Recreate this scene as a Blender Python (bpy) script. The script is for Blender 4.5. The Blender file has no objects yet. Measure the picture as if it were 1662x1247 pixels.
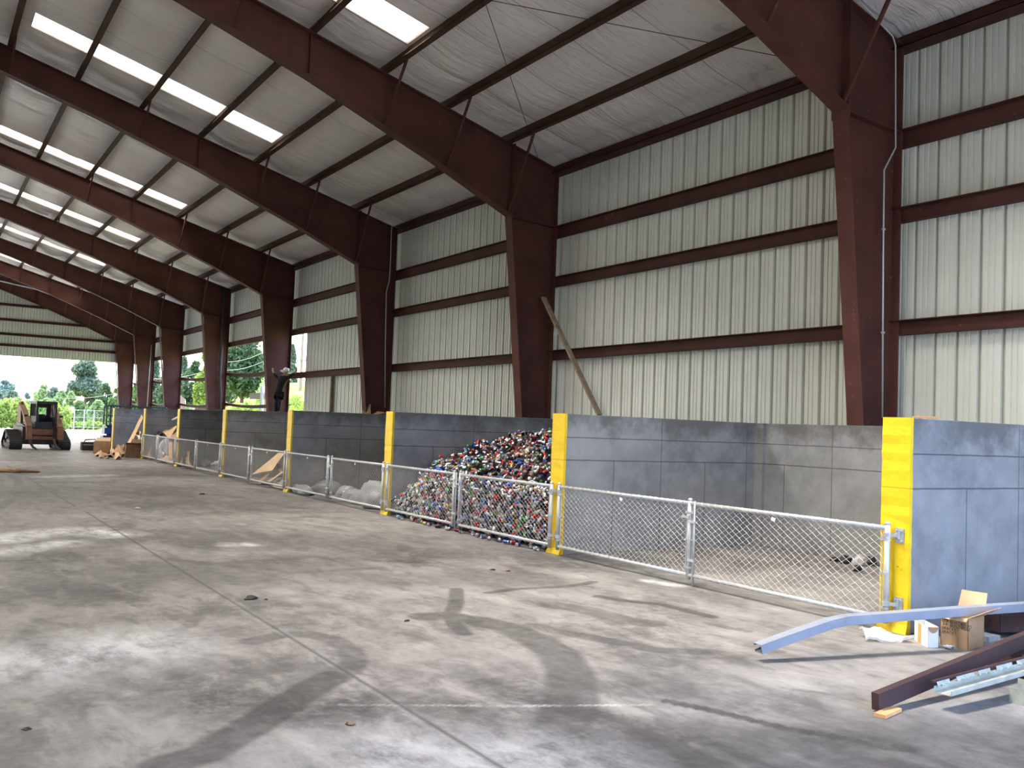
import bpy, math, random
import numpy as np
from mathutils import Vector, Matrix

random.seed(7); rng = np.random.default_rng(7)
SC = bpy.context.scene; COL = SC.collection
PI = math.pi; R = math.radians
V = Vector

# ------------------------------------------------------------------ camera, sky, sun, exposure
F_PX, YAW, PITCH, ROLL, CAM_Z = 1523.29, 0.56642, 0.04731, 0.03780, 1.65
_c, _s = math.cos, math.sin
FWD = V((_s(YAW)*_c(PITCH), _c(YAW)*_c(PITCH), _s(PITCH)))
RGT0 = V((_c(YAW), -_s(YAW), 0)); UP0 = RGT0.cross(FWD)
RGT = RGT0*_c(ROLL) + UP0*_s(ROLL); UPV = UP0*_c(ROLL) - RGT0*_s(ROLL)
cd = bpy.data.cameras.new('camera'); cam = bpy.data.objects.new('camera', cd); COL.objects.link(cam)
cd.sensor_fit = 'HORIZONTAL'; cd.sensor_width = 36.0; cd.lens = 36.0*F_PX/1662; cd.clip_end = 900; cd.clip_start = .05
m = Matrix((RGT, UPV, -FWD)).transposed().to_4x4(); m.translation = V((0, 0, CAM_Z)); cam.matrix_world = m
SC.camera = cam

W = bpy.data.worlds.new('world'); SC.world = W; W.use_nodes = True
wn = W.node_tree; wn.nodes.clear()
wo = wn.nodes.new('ShaderNodeOutputWorld'); wb = wn.nodes.new('ShaderNodeBackground')
tc = wn.nodes.new('ShaderNodeTexCoord'); sx = wn.nodes.new('ShaderNodeSeparateXYZ'); wr = wn.nodes.new('ShaderNodeValToRGB')
wn.links.new(tc.outputs['Generated'], sx.inputs[0])
dt = wn.nodes.new('ShaderNodeVectorMath'); dt.operation = 'DOT_PRODUCT'; dt.inputs[1].default_value = (.25, -.55, .55)   # away from the sun the sky is deeper blue
wn.links.new(tc.outputs['Generated'], dt.inputs[0]); wn.links.new(dt.outputs['Value'], wr.inputs[0])
wr.color_ramp.elements[0].color = (1.0, .97, .92, 1); wr.color_ramp.elements[0].position = .02
wr.color_ramp.elements[1].color = (.45, .62, 1.0, 1); wr.color_ramp.elements[1].position = .55
wn.links.new(wr.outputs[0], wb.inputs[0]); wb.inputs[1].default_value = 5.0
wn.links.new(wb.outputs[0], wo.inputs[0])
W.cycles.sampling_method = 'MANUAL'; W.cycles.sample_map_resolution = 256

sun = bpy.data.lights.new('sun', 'SUN'); sun.energy = 6.0; sun.angle = R(.6); sun.color = (1, .95, .86)
so = bpy.data.objects.new('sun', sun); COL.objects.link(so)
so.rotation_euler = V((-.30, -.36, -1.0)).to_track_quat('-Z', 'Y').to_euler()

SKYLIGHT, DAY_W, DAY_SPREAD = 1.6, 80.0, 82      # translucent roof panels: glow of the sheet and the daylight they scatter downwards
SKY_Y = [(6.7, 7.6), (15.1, 16.0), (23.1, 24.0), (33.0, 33.9), (40.8, 41.75), (48.9, 49.8), (57.0, 57.9)]
SKX = (1.79, 7.53)
SKX_ADDED = (-11.53, -5.79)  # left slope: unseen skylights added to brighten siding and liner
for (a_, b_), w_ in zip(SKY_Y, (1.2, .75, .5, .42, .42, .45, .25)):
    for x_ in (2.28, 3.79, 5.31, 6.84, -6.28, -7.79, -9.31, -10.84):     # one patch between each pair of purlins, tilted right; left-slope ones are added fill
        al = bpy.data.lights.new('skylight_and_fill', 'AREA'); al.shape = 'RECTANGLE'; al.size = 1.1; al.size_y = b_-a_-.06; al.energy = DAY_W*w_*(1 if x_ > 0 else 1.35); al.spread = R(DAY_SPREAD if x_ > 0 else 120); al.color = (1, .91, .80)
        ao = bpy.data.objects.new('skylight_and_fill', al); COL.objects.link(ao); ao.location = (x_, (a_+b_)/2, 7.40+.277*(11.83-x_ if x_ > 0 else x_+15.83)); ao.rotation_euler = (R(-8), R(-13 if x_ > 0 else -28), 0)
SC.view_settings.view_transform = 'Standard'; SC.view_settings.look = 'None'
SC.view_settings.exposure = 0.55; SC.view_settings.gamma = 1.0; SC.view_settings.use_curve_mapping = False
SC.cycles.sample_clamp_indirect = 8.0
SC.cycles.max_bounces = 8; SC.cycles.diffuse_bounces = 5; SC.cycles.transparent_max_bounces = 8

def ray(px, py):
    return FWD*F_PX + RGT*(px-831) - UPV*(py-623.5)
CAM = V((0, 0, CAM_Z))
def on_floor(px, py, z=0):
    d = ray(px, py); return CAM + d*((z-CAM_Z)/d.z)
def on_x(px, py, x):
    d = ray(px, py); return CAM + d*(x/d.x)
def on_y(px, py, y):
    d = ray(px, py); return CAM + d*(y/d.y)

# ------------------------------------------------------------------ materials
class G:
    """small helper that writes math nodes"""
    def __init__(s, name):
        s.m = bpy.data.materials.new(name); s.m.use_nodes = True; s.t = s.m.node_tree
        s.b = s.t.nodes['Principled BSDF']; s._p = None
    def n(s, ty, **k):
        x = s.t.nodes.new(ty)
        for a, v in k.items(): setattr(x, a, v)
        return x
    def put(s, sock, v):
        if isinstance(v, bpy.types.NodeSocket): s.t.links.new(v, sock)
        elif isinstance(v, (tuple, list)) and len(v) == 3 and sock.type == 'RGBA': sock.default_value = (*v, 1)
        else: sock.default_value = v
    def ma(s, op, a, b=None, c=None, clamp=False):
        x = s.n('ShaderNodeMath', operation=op); x.use_clamp = clamp
        for i, v in enumerate((a, b, c)):
            if v is not None: s.put(x.inputs[i], v)
        return x.outputs[0]
    def pos(s):
        if s._p is None:
            g = s.n('ShaderNodeNewGeometry'); q = s.n('ShaderNodeSeparateXYZ'); s.t.links.new(g.outputs['Position'], q.inputs[0])
            s._p = (g.outputs['Position'], q.outputs[0], q.outputs[1], q.outputs[2])
        return s._p
    def obj(s):
        return s.n('ShaderNodeTexCoord').outputs['Object']
    def noise(s, scale, detail=4, rough=.55, vec=None, stretch=None, dist=0):
        v = vec if vec is not None else s.obj()
        if stretch:
            mp = s.n('ShaderNodeMapping'); s.t.links.new(v, mp.inputs[0]); mp.inputs['Scale'].default_value = stretch; v = mp.outputs[0]
        x = s.n('ShaderNodeTexNoise'); s.t.links.new(v, x.inputs['Vector'])
        x.inputs['Scale'].default_value = scale; x.inputs['Detail'].default_value = detail; x.inputs['Roughness'].default_value = rough
        x.inputs['Distortion'].default_value = dist
        return x.outputs[0]
    def ramp(s, f, a, b):
        x = s.n('ShaderNodeMapRange'); s.put(x.inputs[0], f); x.inputs[1].default_value = a; x.inputs[2].default_value = b
        return x.outputs[0]
    def mix(s, f, a, b, mode='MIX'):
        x = s.n('ShaderNodeMix', data_type='RGBA', blend_type=mode); s.put(x.inputs[0], f); s.put(x.inputs[6], a); s.put(x.inputs[7], b)
        return x.outputs[2]
    def bump(s, h, strength=.3, dist=.01):
        x = s.n('ShaderNodeBump'); x.inputs['Strength'].default_value = strength; x.inputs['Distance'].default_value = dist
        s.put(x.inputs['Height'], h); s.t.links.new(x.outputs[0], s.b.inputs['Normal'])
    def done(s, color, rough=.6, metal=0., spec=.4):
        s.put(s.b.inputs['Base Color'], color); s.put(s.b.inputs['Roughness'], rough)
        s.b.inputs['Metallic'].default_value = metal; s.b.inputs['Specular IOR Level'].default_value = spec
        return s.m

def simple(name, col, rough=.6, metal=0., var=.25, scale=6., spec=.4, bump=0.):
    g = G(name); nz = g.noise(scale, 4)
    a = tuple(c*(1-var) for c in col); b = tuple(min(1, c*(1+var)) for c in col)
    if bump: g.bump(g.noise(scale*6, 3), bump)
    return g.done(g.mix(g.ramp(nz, .3, .7), a, b), rough, metal, spec)

def steel_mat(name, col):
    g = G(name); c = g.mix(g.ramp(g.noise(1.3, 5, .6), .35, .7), tuple(x*.8 for x in col), tuple(x*1.25 for x in col))
    c = g.mix(g.ma('MULTIPLY', g.ramp(g.noise(9, 3, .6), .66, .74), .35), c, (.20, .14, .11))
    c = g.mix(g.ma('MULTIPLY', g.ramp(g.noise(2.2, 4, .7, stretch=(1, 1, .3)), .62, .8), .5), c, (.10, .045, .025))
    return g.done(c, .7, 0, .18)

def concrete_wall_mat(name, axis):
    g = G(name); P, X, Y, Z = g.pos(); u = X if axis == 'x' else Y
    o = 7.34 if axis == 'x' else .18
    def line(c, at, w):
        return g.ma('LESS_THAN', g.ma('ABSOLUTE', g.ma('SUBTRACT', c, at)), w)
    uu = g.ma('DIVIDE', g.ma('SUBTRACT', u, o), .862)
    f1 = g.ma('ABSOLUTE', g.ma('SUBTRACT', g.ma('FRACT', g.ma('ADD', uu, .5)), .5))
    f2 = g.ma('ABSOLUTE', g.ma('SUBTRACT', g.ma('FRACT', g.ma('ADD', g.ma('MULTIPLY', uu, .5), .5)), .5))
    v1 = g.ma('MULTIPLY', g.ma('LESS_THAN', f1, .008), g.ma('LESS_THAN', Z, 1.255))
    v2 = g.ma('LESS_THAN', f2, .0035)
    wob = g.ma('MULTIPLY', g.ma('SUBTRACT', g.noise(3, 2, vec=P), .5), .012)
    zz = g.ma('ADD', Z, wob)
    ln = g.ma('MAXIMUM', g.ma('MAXIMUM', line(zz, 1.255, .008), line(zz, 1.56, .007)), g.ma('MAXIMUM', v1, v2))
    n1 = g.noise(1.1, 6, .62, vec=P); n2 = g.noise(5, 4, .6, vec=P)
    c = g.mix(g.ramp(n1, .3, .72), (.165, .175, .18), (.305, .315, .32))
    c = g.mix(g.ma('MULTIPLY', g.ramp(n2, .45, .75), .5), c, (.33, .34, .345))
    top = g.ma('MULTIPLY', g.ramp(g.ma('ADD', Z, g.ma('MULTIPLY', g.ma('SUBTRACT', g.noise(2.3, 5, .7, vec=P), .5), 1.1)), 1.58, 1.86), .8)
    c = g.mix(top, c, (.105, .105, .10))
    c = g.mix(g.ma('MULTIPLY', g.ramp(g.noise(.9, 5, .7, vec=P), .64, .72), .35), c, (.22, .14, .09))
    c = g.mix(g.ma('MULTIPLY', ln, .75), c, (.07, .07, .075))
    pit = g.ramp(g.noise(38, 2, vec=P), .70, .74)
    c = g.mix(g.ma('MULTIPLY', pit, .5), c, (.12, .12, .12))
    g.bump(g.ma('SUBTRACT', g.ma('MULTIPLY', n2, .4), ln), .5, .01)
    return g.done(c, .8, 0, .25)

def floor_mat():
    g = G('slab_concrete'); P, X, Y, Z = g.pos()
    big = g.noise(.35, 5, .6, vec=P, dist=.6); med = g.noise(1.2, 7, .65, vec=P, stretch=(1, .55, 1), dist=.8)
    fin = g.noise(9, 6, .7, vec=P); mix1 = g.ma('ADD', g.ma('MULTIPLY', big, .5), g.ma('MULTIPLY', med, .5))
    c = g.mix(g.ramp(mix1, .38, .62), (.066, .064, .066), (.255, .247, .243))
    strk = g.noise(3.2, 8, .72, vec=P, stretch=(1.0, .45, 1), dist=.5)
    c = g.mix(g.ma('MULTIPLY', g.ramp(strk, .50, .66), .45), c, (.37, .355, .34))
    c = g.mix(g.ma('MULTIPLY', g.ramp(strk, .47, .33), .55), c, (.075, .073, .074))
    c = g.mix(g.ma('MULTIPLY', g.ramp(fin, .42, .72), .35), c, (.34, .325, .305))
    c = g.mix(g.ma('MULTIPLY', g.ramp(g.noise(2.6, 6, .7, vec=P, stretch=(1.3, .6, 1), dist=.35), .52, .70), .7), c, (.065, .062, .06))
    c = g.mix(g.ma('MULTIPLY', g.ramp(g.noise(.8, 5, .7, vec=P, dist=1.), .62, .72), .5), c, (.17, .125, .09))
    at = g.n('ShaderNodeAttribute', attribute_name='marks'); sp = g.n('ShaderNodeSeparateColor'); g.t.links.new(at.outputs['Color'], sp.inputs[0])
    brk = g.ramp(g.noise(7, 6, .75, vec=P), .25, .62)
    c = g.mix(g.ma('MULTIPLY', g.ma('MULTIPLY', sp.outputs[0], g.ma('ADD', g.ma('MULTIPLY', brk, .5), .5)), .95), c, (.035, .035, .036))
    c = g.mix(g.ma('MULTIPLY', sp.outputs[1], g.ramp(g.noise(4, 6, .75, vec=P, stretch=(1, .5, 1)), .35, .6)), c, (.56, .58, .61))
    c = g.mix(g.ma('MULTIPLY', sp.outputs[2], .8), c, (.06, .055, .05))
    g.bump(g.ma('SUBTRACT', g.ma('MULTIPLY', fin, .5), sp.outputs[2]), .25, .01)
    return g.done(c, g.ma('ADD', g.ma('MULTIPLY', med, .35), .38), 0, .35)

def yellow_mat():
    g = G('yellow_paint'); P, X, Y, Z = g.pos()
    c = g.mix(g.ramp(g.noise(4, 4, vec=P), .3, .7), (.68, .47, .008), (.78, .55, .012))
    chip = g.ramp(g.noise(11, 5, .7, vec=P, stretch=(1, 1, 1.6)), .665, .70)
    c = g.mix(chip, c, (.16, .12, .05))
    ln = g.ma('LESS_THAN', g.ma('ABSOLUTE', g.ma('SUBTRACT', Z, 1.257)), .005)
    c = g.mix(g.ma('MULTIPLY', ln, .6), c, (.3, .2, .01))
    g.bump(g.noise(9, 4, vec=P), .35, .02)
    return g.done(c, .5, 0, .4)

def siding_mat():
    g = G('siding_sheet'); P, X, Y, Z = g.pos()
    c = g.mix(g.ramp(g.noise(.7, 4, vec=P), .3, .7), (.56, .59, .53), (.66, .69, .63))
    sheet = g.n('ShaderNodeTexWhiteNoise', noise_dimensions='1D'); g.put(sheet.inputs['W'], g.ma('FLOOR', g.ma('DIVIDE', g.ma('ADD', Y, X), .984)))
    c = g.mix(g.ma('MULTIPLY', sheet.outputs[0], .22), c, (.47, .50, .47))
    c = g.mix(g.ma('MULTIPLY', g.ramp(g.noise(3, 5, .7, vec=P, stretch=(1, 1, .15)), .55, .8), .3), c, (.40, .38, .31))
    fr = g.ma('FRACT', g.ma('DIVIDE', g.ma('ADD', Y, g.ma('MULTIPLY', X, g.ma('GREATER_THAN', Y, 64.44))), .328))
    c = g.mix(g.ma('MULTIPLY', g.ma('LESS_THAN', g.ma('ABSOLUTE', g.ma('SUBTRACT', fr, .10)), .075), .35), c, (.20, .20, .175))  # trough shade painted in as a dark band along each rib
    return g.done(c, .42, 0, .45)

def liner_mat():
    g = G('roof_liner'); P, X, Y, Z = g.pos()
    c = g.mix(g.ramp(g.noise(.6, 4, vec=P), .3, .7), (.68, .64, .615), (.76, .725, .70))
    st = g.ramp(g.noise(1.1, 6, .65, vec=P, dist=1.2), .60, .66)
    near = g.ma('MULTIPLY', g.ramp(X, 9.3, 10.6), g.ramp(Y, 13.5, 9.5))
    c = g.mix(g.ma('MULTIPLY', g.ma('MULTIPLY', st, near), .55), c, (.30, .27, .23))
    seam = g.ma('ABSOLUTE', g.ma('SUBTRACT', g.ma('FRACT', g.ma('DIVIDE', Y, 1.53)), .5))
    c = g.mix(g.ma('MULTIPLY', g.ma('LESS_THAN', seam, .011), .6), c, (.22, .20, .18))
    g.bump(g.noise(2.0, 5, .6, vec=P, stretch=(.35, 2.6, 1), dist=.5), .9, .08)
    return g.done(c, .5, 0, .4)

def glow_mat(name, col, st):
    g = G(name); g.b.inputs['Base Color'].default_value = (*col, 1)
    g.b.inputs['Emission Color'].default_value = (*col, 1); g.b.inputs['Emission Strength'].default_value = st
    g.b.inputs['Roughness'].default_value = .5
    return g.m

def leaf_mat(name, a, b):
    g = G(name); rn = g.n('ShaderNodeObjectInfo'); P, X, Y, Z = g.pos()
    c = g.mix(g.ramp(g.noise(1.4, 3, vec=P), .3, .7), a, b)
    tr = g.n('ShaderNodeBsdfTranslucent'); g.put(tr.inputs[0], c); mx = g.n('ShaderNodeMixShader'); mx.inputs[0].default_value = .35
    g.done(c, .6, 0, .25)
    g.t.links.new(g.b.outputs[0], mx.inputs[1]); g.t.links.new(tr.outputs[0], mx.inputs[2])
    g.t.links.new(mx.outputs[0], g.t.nodes['Material Output'].inputs[0])
    return g.m

STEEL = steel_mat('red_oxide_steel', (.080, .031, .026))
PURL = steel_mat('brown_purlin_steel', (.068, .038, .026))
GIRT = steel_mat('maroon_girt_steel', (.064, .025, .021))
GALV = simple('galvanised_steel', (.46, .48, .50), .42, .3, .10, 14)
WIRE = simple('mesh_wire', (.50, .51, .52), .5, .2, .1, 14)
GALVD = simple('dull_galvanised', (.42, .45, .48), .45, .5, .2, 20)
CWX = concrete_wall_mat('bay_concrete_cross', 'x'); CWY = concrete_wall_mat('bay_concrete_long', 'y')
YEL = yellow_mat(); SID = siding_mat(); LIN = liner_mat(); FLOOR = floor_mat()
CARD = simple('cardboard', (.42, .27, .15), .8, 0, .2, 5); CARDD = simple('cardboard_dark', (.22, .13, .075), .85, 0, .25, 5)
CARDL = simple('cardboard_pale', (.56, .38, .22), .8, 0, .15, 5)
WHITE = simple('white_card', (.82, .82, .82), .6, 0, .05); TAPE = simple('orange_tape', (.80, .36, .10), .5, 0, .1)
BLACK = simple('black_plastic', (.018, .018, .02), .5, 0, .3); RUBBER = simple('track_rubber', (.028, .026, .025), .8, 0, .3, 10, bump=.4)
PLAST = simple('clear_plastic_film', (.72, .71, .72), .25, 0, .08, 12, .6); PLAST.node_tree.nodes['Principled BSDF'].inputs['Alpha'].default_value = .5
BAG = simple('grey_white_bag', (.21, .22, .235), .4, 0, .12, 9)
BLUEP = simple('blue_paint', (.025, .055, .20), .45, 0, .2); TEAL = simple('dark_teal_paint', (.015, .05, .06), .45, 0, .2)
TAN = simple('weathered_orange_paint', (.17, .075, .032), .6, 0, .3, 4); DARKM = simple('dark_machine_metal', (.035, .028, .026), .55, .2, .35, 8)
WOOD = simple('grey_timber', (.22, .17, .12), .8, 0, .3, 9); WOODR = simple('raw_timber_chip', (.55, .30, .13), .8, 0, .2)
TRIM = simple('blue_grey_painted_trim', (.25, .28, .33), .4, .1, .12, 5); MINT = simple('pale_green_trim', (.34, .36, .31), .45, 0, .22, 12)
BEAM = steel_mat('dark_beam_steel', (.060, .034, .034)); INK = simple('marker_ink', (.03, .025, .03), .7)
SKIN = simple('skin', (.42, .25, .17), .6, 0, .1); CLOTH = simple('black_clothes', (.012, .012, .016), .85, 0, .3, 12); DENIM = simple('dark_trousers', (.016, .022, .035), .85, 0, .3, 14)
HAT = simple('pale_hat_straw', (.75, .73, .68), .7, 0, .1)
SKYL = glow_mat('skylight_fibreglass', (1.0, .93, .82), SKYLIGHT)
GRAVEL = simple('sunlit_yard', (.52, .50, .46), .9, 0, .12, .2); GRASS = simple('meadow_grass', (.30, .34, .08), .9, 0, .35, .5)
BANKM = simple('bank_grass', (.36, .40, .06), .9, 0, .4, 1.2); DRY = simple('dry_hill_grass', (.62, .50, .24), .9, 0, .2, .05)
SIGNM = simple('pale_sign_face', (.72, .72, .78), .5, 0, .03); BARK = simple('bark', (.10, .075, .055), .9, 0, .3)
LEAF = {'dark': leaf_mat('leaves_dark', (.045, .085, .04), (.10, .16, .07)), 'mid': leaf_mat('leaves_mid', (.10, .18, .06), (.20, .30, .10)),
        'lime': leaf_mat('leaves_lime', (.21, .31, .06), (.36, .43, .11)), 'grey': leaf_mat('leaves_grey', (.10, .15, .10), (.19, .25, .17)),
        'pale': leaf_mat('leaves_pale', (.20, .30, .13), (.34, .44, .20)), 'blue': leaf_mat('leaves_blue', (.13, .20, .19), (.24, .32, .28))}  # pale and blue kinds carry distance haze in the leaf colour
CANC = {}
for nm_, c_ in {'red': (.55, .025, .03), 'blue': (.03, .08, .40), 'green': (.05, .34, .08), 'silver': (.50, .51, .53), 'white': (.52, .51, .50),
                'black': (.02, .02, .025), 'gold': (.62, .42, .10), 'maroon': (.20, .02, .04), 'light blue': (.22, .42, .68)}.items():
    CANC[nm_] = simple('can_' + nm_.replace(' ', '_'), tuple(v*.8 for v in c_), .3, .5 if nm_ not in ('silver',) else .9, .2, 30)

# ------------------------------------------------------------------ mesh helpers
class MB:
    def __init__(s): s.v = []; s.f = []; s.mi = []
    def add(s, vs, fs, mi=0):
        o = len(s.v); s.v += [tuple(p) for p in vs]; s.f += [tuple(i+o for i in f) for f in fs]; s.mi += [mi]*len(fs); return s
    def box(s, c, d, rot=None, mi=0):
        x, y, z = d[0]/2, d[1]/2, d[2]/2
        vs = [V((i, j, k)) for i in (-x, x) for j in (-y, y) for k in (-z, z)]
        if rot is not None: vs = [rot @ p for p in vs]
        c = V(c)
        return s.add([p+c for p in vs], [(0, 1, 3, 2), (4, 6, 7, 5), (0, 4, 5, 1), (2, 3, 7, 6), (0, 2, 6, 4), (1, 5, 7, 3)], mi)
    def bx(s, lo, hi, mi=0):
        return s.box([(a+b)/2 for a, b in zip(lo, hi)], [b-a for a, b in zip(lo, hi)], None, mi)
    def bar(s, a, b, w, h, up=(0, 0, 1), mi=0):
        a, b = V(a), V(b); d = b-a; L = d.length; z = d.normalized(); u = V(up); x = u.cross(z)
        if x.length < 1e-4: x = V((1, 0, 0)).cross(z)
        x.normalize(); y = z.cross(x); M_ = Matrix((x, y, z)).transposed()
        return s.box((a+b)/2, (w, h, L), M_, mi)
    def tube(s, pts, r, n=8, mi=0, cap=True):
        pts = [V(p) for p in pts]; rs = r if isinstance(r, (list, tuple)) else [r]*len(pts); o = len(s.v); prev = None
        for i, p in enumerate(pts):
            d = (pts[min(i+1, len(pts)-1)]-pts[max(i-1, 0)]).normalized()
            if prev is None:
                x = d.cross(V((0, 0, 1)))
                if x.length < 1e-3: x = d.cross(V((1, 0, 0)))
            else: x = prev - d*prev.dot(d)
            x.normalize(); prev = x; y = d.cross(x)
            for k in range(n):
                a = 2*PI*k/n; s.v.append(tuple(p + x*math.cos(a)*rs[i] + y*math.sin(a)*rs[i]))
        for i in range(len(pts)-1):
            for k in range(n):
                s.f.append((o+i*n+k, o+i*n+(k+1) % n, o+(i+1)*n+(k+1) % n, o+(i+1)*n+k)); s.mi.append(mi)
        if cap:
            s.f.append(tuple(o+k for k in range(n))[::-1]); s.f.append(tuple(o+(len(pts)-1)*n+k for k in range(n))); s.mi += [mi, mi]
        return s
    def prism(s, poly, fn, t0, t1, mi=0):
        n = len(poly); vs = [fn(p, t0) for p in poly]+[fn(p, t1) for p in poly]
        fs = [tuple(range(n))[::-1], tuple(range(n, 2*n))]+[(i, (i+1) % n, n+(i+1) % n, n+i) for i in range(n)]
        return s.add(vs, fs, mi)
    def lathe(s, prof, n, M_=None, mi=0):
        o = len(s.v); M_ = M_ or Matrix.Identity(4)
        for r, z in prof:
            for k in range(n):
                a = 2*PI*k/n; s.v.append(tuple(M_ @ V((r*math.cos(a), r*math.sin(a), z))))
        for i in range(len(prof)-1):
            for k in range(n): s.f.append((o+i*n+k, o+i*n+(k+1) % n, o+(i+1)*n+(k+1) % n, o+(i+1)*n+k)); s.mi.append(mi)
        s.f.append(tuple(o+k for k in range(n))[::-1]); s.f.append(tuple(o+(len(prof)-1)*n+k for k in range(n))); s.mi += [mi, mi]
        return s
    def build(s, name, mats, parent=None, smooth=False, bevel=0, local=False):
        me = bpy.data.meshes.new(name); off = V((0, 0, 0)); q = parent
        while q is not None and not local: off += q.location; q = q.parent
        me.from_pydata([(x-off.x, y-off.y, z-off.z) for x, y, z in s.v], [], s.f)
        for mt in (mats if isinstance(mats, (list, tuple)) else [mats]): me.materials.append(mt)
        if any(s.mi): me.polygons.foreach_set('material_index', s.mi)
        if smooth: me.polygons.foreach_set('use_smooth', [True]*len(me.polygons))
        me.update(); o = bpy.data.objects.new(name, me); COL.objects.link(o)
        if parent: o.parent = parent
        if bevel:
            b = o.modifiers.new('bevel', 'BEVEL'); b.width = bevel; b.segments = 2; b.limit_method = 'ANGLE'
        return o

def tag(o, label, cat, group=None, kind=None):
    o['label'] = label; o['category'] = cat
    if group: o['group'] = group
    if kind: o['kind'] = kind
    return o
def thing(name, label, cat, loc=(0, 0, 0), group=None):
    o = bpy.data.objects.new(name, None); COL.objects.link(o); o.location = loc; o.empty_display_size = .1
    return tag(o, label, cat, group)
def struct(o): o['kind'] = 'structure'; return o
def dup(root, loc, label=None):
    r = root.copy(); COL.objects.link(r); r.location = loc
    if label: r['label'] = label
    for ch in list(root.children):
        c = ch.copy(); COL.objects.link(c); c.parent = r
        for g in ch.children:
            d = g.copy(); COL.objects.link(d); d.parent = c
    return r
ORD = ['first', 'second', 'third', 'fourth', 'fifth', 'sixth', 'seventh', 'eighth', 'ninth', 'tenth']

# ------------------------------------------------------------------ shell dimensions
FY = [8.47, 17.10, 25.37, 34.23, 42.68, 51.23, 58.04, 64.16]       # main frames seen, from the camera outwards
FY_ALL = [-.10] + FY
XO = 11.83; SL = .277; RIDGE = -2.0; XL = 2*RIDGE-XO; ZE = 7.444; XW = 12.03
Y0, Y1 = -.55, 64.45
def ztop(x): return ZE + SL*(XO-x) if x >= RIDGE else ZE + SL*(x-XL)
def zliner(x): return ztop(x)+.285
PURX = [10.58, 9.04, 7.60, 6.08, 4.55, 3.03, 1.52, 0.0, -1.5]
PIER = [5.181, 10.336, 15.681, 21.054, 26.464, 31.818, 37.188, 43.70]; PT = .275; XP = 7.343; XB = 11.02; HP = 1.873

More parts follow.
